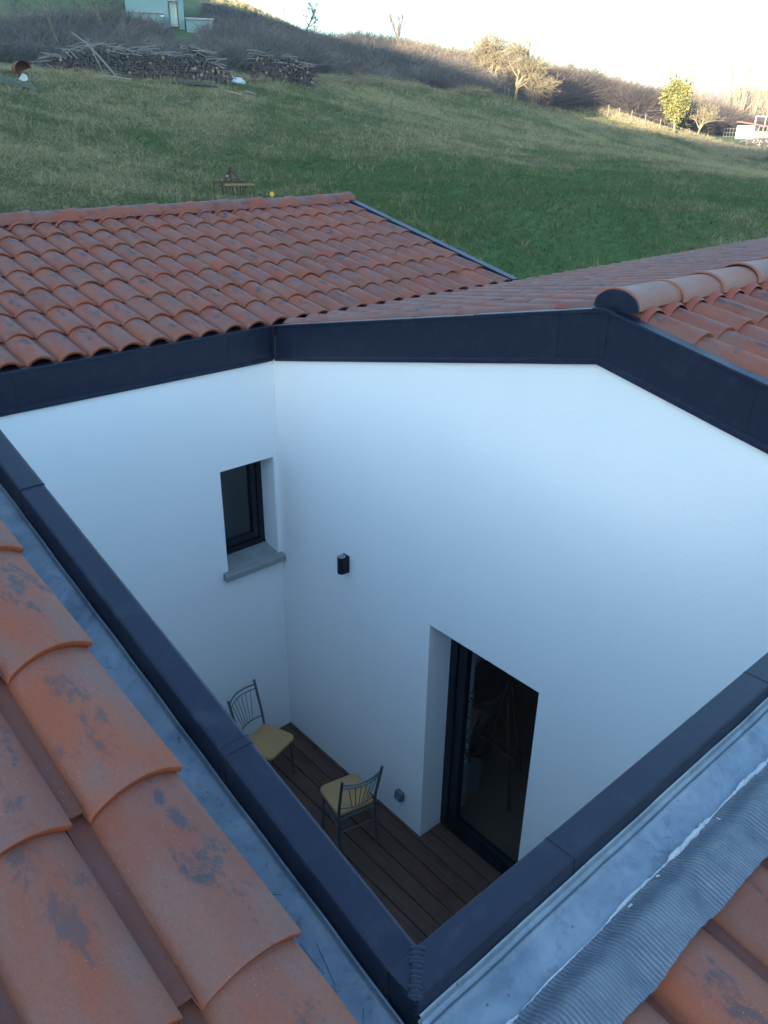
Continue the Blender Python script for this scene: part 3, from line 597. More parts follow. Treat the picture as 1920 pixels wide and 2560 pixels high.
# ---- ridges
def ridge(name,x0,n,y,z,flip,label,w=.128,h=.092,step=.425,mat='tile'):
    P_=16; V=[];Fq=[];UV=[];ED=[];k=0; rg=np.random.default_rng(n)
    for i in range(n):
        xa=x0+i*step*(1 if not flip else -1)
        secs=[(-.012,1.10,.012),(-.004,1.12,.0125),(.03,1.10,.012),(.045,1.02,.003),(.25,.985,0),(.46,.95,-.002)]
        dy=rg.normal(0,.004); dzz=rg.normal(0,.003)
        for j,(s,sc,up_) in enumerate(secs):
            for q_ in range(P_+1):
                a=PI*q_/P_; yy=w*sc*math.cos(a); zz=h*sc*math.sin(a)**.85+up_*0
                V.append((xa+(s if not flip else -s),y+yy+dy,z+zz+dzz)); UV.append((q_/P_,s/.46)); ED.append(0)
        n0=k
        for j in range(len(secs)-1):
            for q_ in range(P_):
                f=(n0+j*(P_+1)+q_,n0+j*(P_+1)+q_+1,n0+(j+1)*(P_+1)+q_+1,n0+(j+1)*(P_+1)+q_); Fq.append(f if not flip else f[::-1])
        k=len(V)
        # end lip thickness
        for rr_ in (1.10,1.0):
            for q_ in range(P_+1):
                a=PI*q_/P_; V.append((xa-(.012 if not flip else -.012),y+w*rr_*math.cos(a)+dy,z+h*rr_*math.sin(a)**.85+dzz)); UV.append((q_/P_,0)); ED.append(1)
        for q_ in range(P_): Fq.append((k+q_+1,k+q_,k+P_+1+q_,k+P_+2+q_) if not flip else (k+q_,k+q_+1,k+P_+2+q_,k+P_+1+q_))
        k=len(V)
    o=np_mesh(name,V,Fq,[M[mat]],house,smooth=True,uv=UV,attr={'edge':ED}); o['label']=label; return o
ridge('ridge',.05,23,-3.095,4.722,False,'row of pale barrel ridge tiles right of the patio',w=.122,h=.088,mat='tilepale')
ridge('ridge',-3.12,10,APL-.02,4.76,True,'ridge tiles left of the patio')
ridge('ridge',2.985,23,2.70,4.652,True,'row of ridge tiles on the left wing')
red=simple('red_ridge_strip',(.27,.068,.045),.75,0,.2,20,.4)
for y,z,xa,xb,w_,sg,x0_,fl in ((-3.09,4.690,.05,9.8,.165,-1,Orx[0],1),(-3.06,4.680,.05,9.8,.12,1,9.85,-1),(APL,4.72,-7.3,-3.1,.17,-1,On[0],1),(2.70,4.636,-6.8,2.90,.155,-1,2.93-PITCH_T*46,1),(2.70,4.636,-6.8,2.90,.17,1,2.93,-1)):
    m=MB(); nx=int((xb-xa)/.012); vs=[]
    for i in range(nx+1):
        x=xa+(xb-xa)*i/nx; rz=rollz(x,x0_,fl)*1.0+.0016*math.sin(i*2.3)
        for (dy,dz,kr) in ((.02,.05,0),(.10,.012,.85),(w_-.02,.014,1),(w_,.004,1)): vs.append((x,y+sg*dy,z-K*dy+dz+rz*kr))
    m.add(vs,[(i*4+j,(i+1)*4+j,(i+1)*4+j+1,i*4+j+1) for i in range(nx) for j in range(3)],True)
    m.build('ridge_seal',red,house)

# dark end plate of the main ridge at the patio edge
m=MB(); prf=[(-3.10+.131*math.cos(a),4.716+.092*math.sin(a)**.85) for a in np.linspace(0,PI,20)]; m.prism([(.022,y,z) for y,z in prf],(.012,0,0))
m.prism([(.0225,-2.99,capz(-2.99)+.004),(.0225,-3.06,capz(-3.06)+.005),(.0225,-3.25,capz(-3.25)+.004),(.0225,-3.25,capz(-3.25)+.02),(.0225,-3.10,4.735),(.0225,-2.96,4.72)],(-.004,0,0))
m.build('ridge_end_plate',M['alu'],house,bevel=.0015)
# ================================================================== patio
m=MB(); bw=.145
for i in range(-1,21):
    x1=.30-.006-i*bw*1.0 if False else .2505-(i+1)*bw; x0=x1-bw+.009; x1c=min(x1,.24)
    if x1c<=x0 or x1c<-2.93: continue
    if x0>=-.005: yy0,yy1=DR,DL
    elif x1c>0: yy0,yy1=None,None
    else: yy0,yy1=-4.767,-.001
    x0=max(x0,-2.924)
    if yy0 is None:
        m.box((x0,-4.767,-.03),(-.001,-.001,-.0)); m.box((-.001,DR+.001,-.03),(x1c,DL-.001,-.0005))
    else: m.box((x0,yy0+.001,-.03),(x1c,yy1-.001,0))
dk=m.build('deck',M['deck'],None,bevel=.003,seg=1); tag(dk,kind='structure')
m=MB(); m.box((-2.924,-4.76,-.12),(-.001,-.001,-.05)); tag(m.build('deck_base',M['soil']),kind='structure')
# chairs --------------------------------------------------------------
def make_chair(label,W=.345,D=.335,back=.095,top=.90):
    """origin on the deck under the seat centre, front towards +Y"""
    root=tag(empty('metal_chair'),label,'chair','metal chairs on the patio deck')
    m=MB(); m.k=0   # seat cushion: rounded, slightly domed
    ring=[]; hw,hd=W/2+.012,D/2+.012; rc=.055
    for cx,cy,a0 in ((hw-rc,hd-rc,0),(-hw+rc,hd-rc,90),(-hw*.93+rc*.6,-hd+rc*.6,180),(hw*.93-rc*.6,-hd+rc*.6,270)):
        rr=rc if a0<180 else rc*.6
        for k in range(6):
            a=math.radians(a0+90*k/5); ring.append((cx+rr*math.cos(a),cy+rr*math.sin(a)))
    n=len(ring); vs=[]
    for sc,z in ((.96,.428),(1,.436),(1,.452),(.975,.463),(.90,.468),(.6,.472)): vs+=[(x*sc,y*sc,z) for x,y in ring]
    fs=[(j*n+i,j*n+(i+1)%n,(j+1)*n+(i+1)%n,(j+1)*n+i) for j in range(5) for i in range(n)]
    m.add(vs,fs,True); m.add(vs[-n:],[tuple(range(n))],True); m.add(vs[:n],[tuple(range(n))[::-1]]); m.build('seat',M['seat'],root)
    fy,by=D/2-.03,-D/2-.012; fx,bx=W/2-.02,W/2-.004
    pts={}
    for sx_ in (-1,1):
        m=MB(); m.tube([(sx_*(fx+.012),fy+.012,0),(sx_*fx,fy,.42)],.0125,10); m.build('leg',M['chrome'],root)
    for sx_ in (-1,1):
        m=MB(); m.tube([(sx_*(bx+.004),by-.045,0),(sx_*bx,by,.43),(sx_*bx,by-.02,.58),(sx_*(bx+.01),by-back,top)],.0125,10)
        m.tube([(sx_*(bx+.01),by-back-.0005,top),(sx_*(bx+.01),by-back-.003,top+.012)],[.0145,.011],10); m.build('leg',M['chrome'],root)
    m=MB()
    for a,b in (((-fx,fy,.405),(fx,fy,.405)),((-bx,by,.405),(bx,by,.405)),((-fx,fy,.405),(-bx,by,.405)),((fx,fy,.405),(bx,by,.405)),
                ): m.tube([a,b],.009,8)
    m.build('seat_frame',M['chrome'],root)
    m=MB(); m.tube([(-fx,fy+.003,.31),(-bx-.001,by-.012,.31)],.006,8); m.tube([(fx,fy+.003,.31),(bx+.001,by-.012,.31)],.006,8); m.tube([(-bx,by-.016,.27),(bx,by-.016,.27)],.006,8); m.build('stretcher',M['chrome'],root)
    def rail(z,bow,r,n=12):
        t=(z-.58)/(top-.58); yb=by-.02-(back-.02)*t; xx=bx+.01*t; return [(-xx+2*xx*i/n,yb-bow*(1-(2*i/n-1)**2),z) for i in range(n+1)]
    m=MB(); m.tube(rail(.868,.055,1),.0085,8); m.tube(rail(.825,.055,1),.0055,8); m.build('top_rail',M['chrome'],root)
    m=MB(); m.tube(rail(.545,.045,1),.006,8); m.build('lower_rail',M['chrome'],root)
    up_=rail(.825,.055,1); lo_=rail(.545,.045,1)
    for i in range(6):
        a=(i+1)/7; b=.30+.40*(i+.0)/5
        P_=lambda L_,t:[Vector(L_[int(t*12)])*(1-(t*12)%1)+Vector(L_[min(int(t*12)+1,12)])*((t*12)%1)][0]
        m=MB(); m.tube([P_(up_,a),P_(lo_,b)],.0035,6); m.build('spindle',M['chrome'],root)
    return root
c1=make_chair('metal chair with mustard seat in the wall corner, its back to the window wall'); c1.location=(-.598,-.515,0); c1.rotation_euler=(0,0,math.radians(-72.5-90))
c2=copy_tree(c1); c2['label']='metal chair with mustard seat beside the power socket, its back towards the glass door'
c2.location=(-.452,-1.478,0); c2.rotation_euler=(0,0,math.radians(78-90))
# wall lamp -----------------------------------------------------------
t=tag(empty('wall_lamp',(0,-.941,2.22)),'small black up and down spotlight on the white wall','wall lamp')
m=MB(); hw=.036; prof=[(-.002,-hw),(-.002,hw)]+[(-.055-.038*math.sin(a),hw*math.cos(a)) for a in np.linspace(0,PI,14)]
m.prism([(x,y,0) for x,y in prof],(0,0,.15)); m.build('lamp_body',M['frame'],t,bevel=.0015)
for zz,s in ((.1505,1),(-.0005,-1)):
    m=MB(); n=24; vs=[]; 
    for r_,h in ((.030,0),(.030,.003*s),(.024,.003*s),(.022,-.002*s*0+.0005*s)): vs+=[(-.054+r_*math.cos(2*PI*k/n),r_*math.sin(2*PI*k/n),zz+h) for k in range(n)]
    m.add(vs,[(j*n+k,j*n+(k+1)%n,(j+1)*n+(k+1)%n,(j+1)*n+k) for j in range(3) for k in range(n)],True); rg_=m.build('trim_ring',M['steel'],t)
    m=MB(); m.add([(-.054+.022*math.cos(2*PI*k/n),.022*math.sin(2*PI*k/n),zz+.0006*s) for k in range(n)],[tuple(range(n))]); m.build('lens',M['lens'],t)
    m=MB(); m.tube([(-.054,0,zz+.0008*s),(-.054,0,zz+.003*s)],.007,12); m.build('bulb',M['steel'],t)
t=tag(empty('power_socket',(0,-1.672,.30)),'small grey outdoor power socket low on the white wall','power socket')
m=MB(); m.box((-.045,-.042,-.045),(-.001,.042,.045)); m.build('socket_box',simple('socket_grey',(.10,.115,.14),.5),t,bevel=.007,seg=3)
m=MB(); m.box((-.056,-.036,-.036),(-.0455,.036,.03)); m.build('flap',simple('flap_grey',(.14,.155,.18),.45),t,bevel=.004,seg=3)
m=MB(); m.tube([(-.056,-.012,.006),(-.059,-.012,.006)],.006,10); m.build('button',M['plastic'],t)
# ================================================================== plants and far things
def ribbons(P0,D,L,W,B,rg):
    """thin two-segment blades: root P0, direction D, length L, width W, bend vector B"""
    n=len(P0); r=rg.normal(size=(n,3)); s=np.cross(D,r); s/=np.linalg.norm(s,axis=1)[:,None]+1e-9; s*=W[:,None]*.5
    a=P0; b=P0+D*(L*.5)[:,None]+B*.25; c=P0+D*L[:,None]+B
    V=np.stack([a-s,a+s,b-s*.8,b+s*.8,c-s*.2,c+s*.2],1).reshape(-1,3); k=np.arange(n)[:,None]*6
    return V,np.concatenate([k+np.array([[0,1,3,2]]),k+np.array([[2,3,5,4]])])
def polar(px,rng):
    """ground points below picture columns px at ranges rng"""
    px=np.asarray(px,float); d=r2[None,:]*((px-960)/F)[:,None]+d2[None,:]*((np.interp(px,[0,1250,1500,1900],[170,200,280,350])-1280)/F)[:,None]+fw[None,:]; h=np.hypot(d[:,0],d[:,1])
    return CAM[0]+d[:,0]/h*rng,CAM[1]+d[:,1]/h*rng
EDGE_PX=[-400,0,347,520,700,850,1000,1130,1250,1350,1484,1579,1687,1780,1880,2200]
EDGE_R =[46,49,53,55,58.5,64,71,77,83,91,104,98,97,96,95,92]
def edge(px): return np.interp(px,EDGE_PX,EDGE_R)
# ---- sward
def build_grass():
    rg=np.random.default_rng(11); n=240000
    px=rg.uniform(-150,2050,n); e=edge(px)+2.5; r=15+ (rg.random(n)**1.1)*(e-15); 
    x,y=polar(px,r); keep=~((x<10.8)&(y<6.6)&(x>-9)); x=x[keep];y=y[keep];r=r[keep]; z=H(x,y)-.01; n=len(x)
    dry=DRY(x,y); cl=vnoise(x,y,1.1,9)
    tall=(rg.random(n)<(.05+.25*np.clip(dry-.5,0,1))*(cl>.45))
    out=[];fc=[];dd=[];k=0
    for j in range(3):
        D=np.stack([rg.normal(0,.45,n),rg.normal(0,.45,n),np.ones(n)],-1); D/=np.linalg.norm(D,axis=1)[:,None]
        L=rg.uniform(.03,.085,n)*(1+.9*cl)*(1+r/90)*np.where(tall,2.1,1); W=rg.uniform(.007,.018,n)*(1+r/30)*np.where(tall,.6,1)
        B=np.stack([rg.normal(0,.04,n),rg.normal(0,.04,n),-np.abs(rg.normal(0,.03,n))],-1)
        P=np.stack([x+rg.normal(0,.05,n),y+rg.normal(0,.05,n),z],-1)
        V,Fq=ribbons(P,D,L,W,B,rg); out.append(V);fc.append(Fq+k);k+=len(V); dd.append(np.repeat(np.clip(dry+rg.normal(0,.17,n)+tall*.55+.5*(cl-.5),0,1),6))
    o=np_mesh('grass',np.concatenate(out),np.concatenate(fc),[M['field']],attr={'dry':np.concatenate(dd)})
    tag(o,'short winter grass with straw coloured tufts covering the sloping field','grass',kind='stuff')
build_grass()
# ---- scrub on the hillside
def scrub(name,zones,mat,label,cat,seed,dens=1.0,wid=.03):
    rg=np.random.default_rng(seed); out=[];fc=[];k=0
    for (p0,p1,ra,rb,h0,h1,nc,ns) in zones:
        n=int(nc*dens); px=rg.uniform(p0,p1,n); u=rg.random(n)
        a=ra(px) if callable(ra) else ra; b=rb(px) if callable(rb) else rb
        r=a+(b-a)*u; x,y=polar(px,r); hh=rg.uniform(h0,h1,n)*(.55+.9*vnoise(x,y,5.5,seed+1))
        X=np.repeat(x,ns);Y=np.repeat(y,ns);Hh=np.repeat(hh,ns); m_=len(X)
        ox=rg.normal(0,.40,m_);oy=rg.normal(0,.40,m_); P=np.stack([X+ox*Hh*.35,Y+oy*Hh*.35,np.zeros(m_)],-1)
        P[:,2]=H(P[:,0],P[:,1])+rg.uniform(-.05,.45,m_)*Hh
        D=np.stack([ox*.8+rg.normal(0,.35,m_),oy*.8+rg.normal(0,.35,m_),rg.uniform(.35,1.1,m_)],-1); D/=np.linalg.norm(D,axis=1)[:,None]
        L=Hh*rg.uniform(.35,.85,m_); W=rg.uniform(.4,1.3,m_)*wid*np.repeat(r/75,ns)
        B=np.stack([rg.normal(0,.25,m_)*Hh,rg.normal(0,.25,m_)*Hh,-rg.uniform(0,.35,m_)*Hh],-1)
        V,Fq=ribbons(P,D,L,W,B,rg); out.append(V);fc.append(Fq+k);k+=len(V)
    o=np_mesh(name,np.concatenate(out),np.concatenate(fc),[mat]); return tag(o,label,cat,kind='stuff')
HB=lambda p:edge(p)+np.interp(p,[1440,1600,1700,1800,1900],[5,8,14,24,36])
ed=lambda o:(lambda px:edge(px)+o)
scrub('bramble_thicket',[(-250,330,ed(5),ed(15),1.1,2.2,2300,34),(300,420,ed(3.5),ed(15),.8,1.6,1000,34),(420,560,ed(3.5),ed(11),.6,1.15,900,30),(520,1240,ed(1.0),lambda p:np.interp(p,[520,760,900,1240],[80,84,98,100]),.9,2.1,7000,32),(600,1240,ed(2.0),lambda p:np.interp(p,[600,900,1240],[76,92,98]),2.4,4.0,260,7),(520,900,80,92,.3,.7,1200,22),
   (-250,330,ed(15),90,.3,.9,450,22)],M['bramble'],'leafless purple grey bramble thicket covering the shaded hillside above the meadow','thicket',21)
scrub('hedge',[(1330,1484,ed(2),ed(22),1.6,3.0,1100,46),(1440,1800,HB,lambda p:HB(p)+12,1.8,3.6,2500,46),(1760,2150,HB,lambda p:HB(p)+12,1.6,3.2,1300,40)],M['hedge'],'dense hedge, shade painted into its stems, running down the right edge of the meadow behind the posts','hedge',22)
scrub('scrub',[(880,1260,lambda p:np.interp(p,[880,1260],[104,96]),lambda p:np.interp(p,[880,1260],[114,122]),1.6,3.6,2300,44),(1240,1560,lambda p:edge(p)+20,lambda p:edge(p)+42,1.6,3.4,2400,44),(1480,1780,lambda p:edge(p)+30,lambda p:edge(p)+60,1.5,3.6,1500,40),(1760,2100,lambda p:edge(p)+52,lambda p:edge(p)+75,1.5,3.5,1000,36)],M['bush'],'sunlit tan scrub along the crest of the hill','scrub',23)
scrub('dry_grass',[(540,1240,ed(-1.2),ed(2.5),.3,.8,900,26),(1330,1920,ed(.3),ed(7.5),.25,.6,2200,26),(-100,540,ed(-.5),ed(3),.12,.35,420,26),(520,900,98,101,.2,.6,500,22)],M['drygrass'],'straw coloured long grass fringing the meadow edge','dry grass',24,wid=.028)
# far woods
def woods(name,p0,p1,ra,rb,n,h0,h1,wd,mat,label,seed,kids=9):
    rg=np.random.default_rng(seed); px=rg.uniform(p0,p1,n); r=rg.uniform(ra,rb,n); x,y=polar(px,r); z=H(x,y); hh=rg.uniform(h0,h1,n)
    out=[];fc=[];k=0
    P=np.stack([x,y,z],-1); D=np.stack([rg.normal(0,.06,n),rg.normal(0,.06,n),np.ones(n)],-1); V,Fq=ribbons(P,D,hh,np.full(n,wd*2.0),rg.normal(0,.3,(n,3)),rg); out.append(V);fc.append(Fq);k=len(V)
    for j in range(kids):
        t=rg.uniform(.25,.9,n); Q=P+D*(hh*t)[:,None]; E=np.stack([rg.normal(0,.6,n),rg.normal(0,.6,n),rg.uniform(.5,1.2,n)],-1); E/=np.linalg.norm(E,axis=1)[:,None]
        V,Fq=ribbons(Q,E,hh*rg.uniform(.12,.34,n)*(1.2-t),np.full(n,wd),rg.normal(0,.2,(n,3)),rg); out.append(V);fc.append(Fq+k);k+=len(V)
    tag(np_mesh(name,np.concatenate(out),np.concatenate(fc),[mat]),label,'woods',kind='stuff')
woods('woodland',1810,2250,150,235,1500,8,15,.11,mat_twig('wood_stems',(.22,.17,.12),(.42,.34,.22),.05),'bare pale woodland rising beyond the shed at the right edge',31,16)
woods('far_woodland',1200,2500,430,980,16000,5,8,.45,mat_twig('far_stems',(.15,.12,.10),(.30,.24,.18),.01),'distant bare forest over the far hill',32,5)
# ---- trees
def grow(mt,mc,p,d,L,r,lev,rg,par):
    pts=[p];q=p; rs=[r]; dd=d
    for i in range(3):
        dd=(dd+Vector((rg.normal(0,par['wob']),rg.normal(0,par['wob']),rg.normal(par['trop'],par['wob']*.5)))).normalized(); q=q+dd*(L/3); pts.append(q); rs.append(r*(1-.17*(i+1)))
    n=7 if lev>=par['lev']-1 else (5 if lev>1 else 3)
    (mt if lev==par['lev'] else mc).tube(pts,rs,n,caps=False)
    par['tips'].append((pts[1],r,lev)); par['tips'].append((q,r,lev))
    if lev==0: return
    nk=par['kids'] if lev<par['lev'] else par['kids0']
    for k in range(nk):
        t=1.0 if k==0 else rg.uniform(.35,1.0) if lev<par['lev'] else rg.uniform(.75,1.0)
        i=min(int(t*3),2); f=t*3-i; b=pts[i].lerp(pts[i+1],f)
        ax=Vector(rg.normal(size=3)); ax=(ax-dd*ax.dot(dd)).normalized(); ang=par['ang']*rg.uniform(.55,1.25)*(.5 if k==0 else 1)
        nd=(dd*math.cos(ang)+ax*math.sin(ang)).normalized()
        grow(mt,mc,b,nd,L*par['ratio']*rg.uniform(.75,1.2),max(r*(.62 if k else .72),par['rmin']),lev-1,rg,par)
def tree(name,label,px,rng,height,lev=5,kids=3,kids0=4,trunk=.3,r=.16,ang=.75,ratio=.74,wob=.16,trop=.08,rmin=.014,mat='pale',seed=1,lean=(0,0,1),ivy=0,group=None,ivyt=.9,dz=-.15):
    rg=np.random.default_rng(seed); b=gp(px,rng,dz); root=tag(empty(name,b),label,'tree',group)
    par=dict(lev=lev,kids=kids,kids0=kids0,ang=ang,ratio=ratio,wob=wob,trop=trop,rmin=rmin,tips=[])
    mt=MB();mc=MB(); grow(mt,mc,Vector((0,0,0)),Vector(lean).normalized(),height*trunk,r,lev,rg,par)
    top=max(t[0].z for t in par['tips']); f=height/top
    mt.v=[(x*f,y*f,z*f) for x,y,z in mt.v]; mc.v=[(x*f,y*f,z*f) for x,y,z in mc.v]
    mt.build('trunk',M[mat],root); mc.build('crown',M[mat],root)
    if ivy:
        pts=np.array([tuple(t[0]*f) for t in par['tips'] if t[2]>=par['lev']-3 or rg.random()<.1*ivyt]); n=ivy
        c=pts[rg.integers(0,len(pts),n)]; P=c+rg.normal(0,.42,(n,3))*np.array([1,1,1.3]); P[:,2]=np.abs(P[:,2])+.1
        D=rg.normal(size=(n,3)); D/=np.linalg.norm(D,axis=1)[:,None]; V,Fq=ribbons(P,D,rg.uniform(.10,.26,n),rg.uniform(.08,.2,n),rg.normal(0,.06,(n,3)),rg)
        np_mesh('ivy',V,Fq,[M['ivy']],root)
    return root
tree('walnut_tree','broad bare tree with a pale forked trunk at the meadow edge, larger of the pair',1288,86.5,7.0,lev=7,kids=3,kids0=5,trunk=.24,r=.22,ang=.8,ratio=.80,wob=.2,trop=.03,rmin=.012,seed=5,lean=(.12,-.1,1))
tree('walnut_tree','bare spreading tree just left of the broad forked tree',1243,89,6.6,lev=7,kids=3,kids0=4,trunk=.26,r=.17,ang=.75,ratio=.78,wob=.2,trop=.05,rmin=.012,seed=8,lean=(-.05,.1,1))
tree('poplar','tall slim leafless tree with twin leaders rising above the thicket crest',1000,92,6.3,lev=4,kids=4,kids0=3,trunk=.42,r=.11,ang=.3,ratio=.8,wob=.09,trop=.12,rmin=.02,mat='barkd',seed=12)
tree('bare_tree','small rounded leafless tree on the skyline near the top of the photo',765,103,3.6,lev=5,kids=3,trunk=.25,r=.09,ang=.8,mat='barkd',seed=13,rmin=.016)
tree('bare_tree','thin leafless sapling left of the rounded skyline tree',716,101,2.0,lev=3,kids=3,trunk=.4,r=.04,ang=.35,mat='barkd',seed=14,rmin=.014)
tree('bare_tree','spindly pale stemmed tree standing in the brambles above the woodpile',172,56,4.0,lev=3,kids=2,kids0=3,trunk=.5,r=.03,ang=.3,mat='pale',seed=15,rmin=.015)
tree('bare_tree','pale many stemmed sapling on the slope left of the green building',275,64,3.2,lev=3,kids=3,kids0=4,trunk=.25,r=.03,ang=.5,mat='pale',seed=16,rmin=.015)
tree('ivy_tree','small slim tree wrapped in ivy on the skyline left of the broad forked tree',1205,100,5.0,lev=4,kids=3,trunk=.5,r=.09,ang=.4,mat='pale',seed=17,ivy=260,ivyt=.1)
tree('ivy_tree','large ivy covered tree glowing yellow green above the right hand hedge',1690,101,5.9,lev=5,kids=3,kids0=4,trunk=.30,r=.2,ang=.5,ratio=.76,wob=.12,trop=.14,mat='pale',seed=19,ivy=6500,ivyt=1.0)
tree('bare_tree','pale twiggy tree leaning right of the large ivy covered tree',1745,103,4.9,lev=6,kids=3,kids0=4,trunk=.25,r=.13,ang=.85,ratio=.78,seed=20,rmin=.018,lean=(.3,-.3,1))
tree('bare_tree','pale fork branched tree on the crest between the forked tree and the ivy tree',1452,116,4.2,lev=5,kids=3,trunk=.28,r=.1,ang=.7,seed=21,rmin=.018)
tree('ivy_tree','dark rounded ivy clad tree on the crest right of the fork branched tree',1488,120,5.4,lev=4,kids=3,trunk=.45,r=.1,ang=.6,seed=22,ivy=350,mat='barkd')
tree('ivy_tree','small pale leafy column on the crest left of the fork branched tree',1424,118,5.0,lev=3,kids=3,trunk=.6,r=.08,ang=.25,seed=23,ivy=160,ivyt=.2)
tree('birch_tree','slender pale birch standing before the right hand woodland',1852,128,7.5,lev=4,kids=3,trunk=.45,r=.09,ang=.4,seed=24,rmin=.02,lean=(.1,-.12,1))
# ---- frame helper for things on the slope: origin on the ground, X to the right seen from the roof, Y away
def place(name,px,rng,label,cat,group=None,dz=0,turn=0,y=None):
    p=gp(px,rng,dz,y); d=ray(px,ylev(px) if y is None else y); return tag(empty(name,p,math.atan2(d[1],d[0])-PI/2+turn),label,cat,group)
def slope_at(o,x,y=0):
    a=o.rotation_euler.z; return h1(o.location.x+x*math.cos(a)-y*math.sin(a),o.location.y+x*math.sin(a)+y*math.cos(a))-o.location.z
# ---- woodpiles
def log_mb(mb,p,ax,L,r,n=7):
    q=p+ax*L; a=ax.orthogonal().normalized(); b=ax.cross(a); ph=random.uniform(0,6); rr=[r*random.uniform(.82,1.12) for _ in range(n)]
    c0=[p+a*rr[i]*math.cos(ph+2*PI*i/n)+b*rr[i]*math.sin(ph+2*PI*i/n) for i in range(n)]; c1=[v+ax*L for v in c0]
    mb.k=0; mb.add(c0+c1,[(i,(i+1)%n,n+(i+1)%n,n+i) for i in range(n)]); mb.k=1; mb.add(c0,[tuple(range(n))[::-1]]); mb.add(c1,[tuple(range(n))]); mb.k=0
def woodpile(px,rng,width,prof,label,seed,rad=(.045,.095),length=1.0,sticks=60,lay=0.0,endmat='woodend'):
    random.seed(seed); root=place('woodpile',px,rng,label,'woodpile','firewood piles below the thicket'); logs=[]
    z=.05; row=0
    while z<2.6:
        s=-width/2+random.uniform(0,.1)
        while s<width/2:
            r=random.uniform(*rad); t=(s+width/2)/width
            if z<np.interp(t,*prof)*random.uniform(.93,1.05): logs.append((s,z+random.uniform(-.02,.02),r))
            s+=r*1.9
        z+=(rad[0]+rad[1])*.92; row+=1
    big=set(sorted(range(len(logs)),key=lambda i:-logs[i][2])[:100]); rest=MB()
    for i,(s,zz,r) in enumerate(logs):
        y=random.uniform(-.10,.12)+zz*.12; gz=slope_at(root,s)
        ax=Vector((random.gauss(lay,.06),1,random.gauss(0,.05))).normalized()
        if i in big:
            m=MB(); log_mb(m,Vector((0,0,0)),ax,length,r); o=m.build('log',[M['bark'],M[endmat] if random.random()<.16 else M['darkend']],root); o.location=(s,y,gz+zz)
        else: log_mb(rest,Vector((s,y,gz+zz)),ax,length*random.uniform(.85,1.05),r)
    if rest.v: o=rest.build('log',[M['bark'],M['darkend']],root); o['kind']='stuff'
    m=MB()   # long sticks thrown on top
    for i in range(sticks):
        t=random.random(); s=(t-.5)*width; zt=np.interp(t,*prof)+random.uniform(-.12,.08); L=random.uniform(.5,1.5); a=random.gauss(0,.25); dx=L*math.cos(a); 
        p=Vector((s-dx/2,random.uniform(0,.8),slope_at(root,s)+zt+random.uniform(-.05,.14))); e=p+Vector((dx*.8,random.gauss(0,.5),random.gauss(-.10,.16)))
        m.tube([p,(p+e)/2+Vector((0,0,.04)),e],[random.uniform(.015,.032)]*3,5)
    if sticks: m.build('sticks',M['greywood'],root)['kind']='stuff'
    return root
woodpile(330,52,9.7,([0,.05,.12,.3,.45,.6,.8,.93,1],[.25,.55,.9,1.2,1.38,1.3,1.12,.95,.7]),'longest stack of split firewood with branches thrown over its top',41,sticks=130)
woodpile(520,51.7,2.6,([0,.15,.35,.7,1],[1.2,1.75,1.7,1.1,.55]),'firewood heap overlapping the right end of the longest stack',42,rad=(.05,.1),sticks=26)
woodpile(672,57.0,1.95,([0,.2,.5,.8,1],[.9,1.45,1.5,1.2,.9]),'small firewood stack beside the white sack, left of the last stack',43,sticks=14,lay=-.5)
woodpile(748,58.0,1.9,([0,.2,.5,.8,1],[1.2,1.45,1.35,1.3,1.0]),'small firewood stack standing rightmost of the four',44,sticks=14,lay=-.5)
def log_thing(px,rng,L,r,yaw,label,mat='bark',tilt=0,dz=.0,group='loose logs in the grass'):
    o=place('log',px,rng,label,'log',group); m=MB(); a=Vector((math.cos(yaw)*math.cos(tilt),math.sin(yaw)*math.cos(tilt),math.sin(tilt)))
    z0=slope_at(o,-a.x*L/2); z1=slope_at(o,a.x*L/2)
    dz+=.07; p=-a*L/2+Vector((0,0,z0+r+dz)); q=a*L/2+Vector((0,0,z1+r+dz)); m.tube([p,(p+q)/2+Vector((0,0,.03)),q],[r,r*.95,r*.8],8)
    me=m.build('log_tmp',M[mat]); o.data=None if o.data else o.data
    lb,ct,gr=o['label'],o['category'],o['group']; me.location=o.location; me.rotation_euler=o.rotation_euler; bpy.data.objects.remove(o); me.name='log'; tag(me,lb,ct,gr)
log_thing(288,50.5,1.5,.055,-.1,'pale thin log lying in the grass below the leaning branch','greywood')
log_thing(296,51.2,1.2,.075,-.5,'reddish brown log lying at the foot of the longest stack','bark')
log_thing(470,50.2,1.9,.1,-.35,'thick dark log lying before the overlapping heap, upper one','bark')
log_thing(492,49.9,1.5,.11,-.15,'thick dark log lying before the overlapping heap, lower one','bark')
log_thing(520,50.0,1.0,.07,.05,'short dark log end lying right of the thick dark logs','bark')
log_thing(580,49.0,.9,.06,-.2,'short pale split log lying alone in the grass below the white sack','woodend')
log_thing(588,49.1,.7,.05,.2,'short dark log lying against the pale split log','bark')
log_thing(622,50.5,.6,.05,.1,'small grey log lying below the small stacks','greywood')
o=place('branch',245,51.8,'long pale branch leaning down across the front of the longest stack','branch'); m=MB(); m.tube([(-1.1,-.05,1.9+slope_at(o,-1.1)),(-.3,-.35,1.35),(.35,-.55,.6),(.95,-.75,.06+slope_at(o,.95,-.7))],[.03,.045,.05,.05],7); m.tube([(-.3,-.35,1.35),(.1,-.5,.5),(.25,-.6,.05)],[.03,.025,.02],6)
b=m.build('branch_wood',M['greywood'],o)
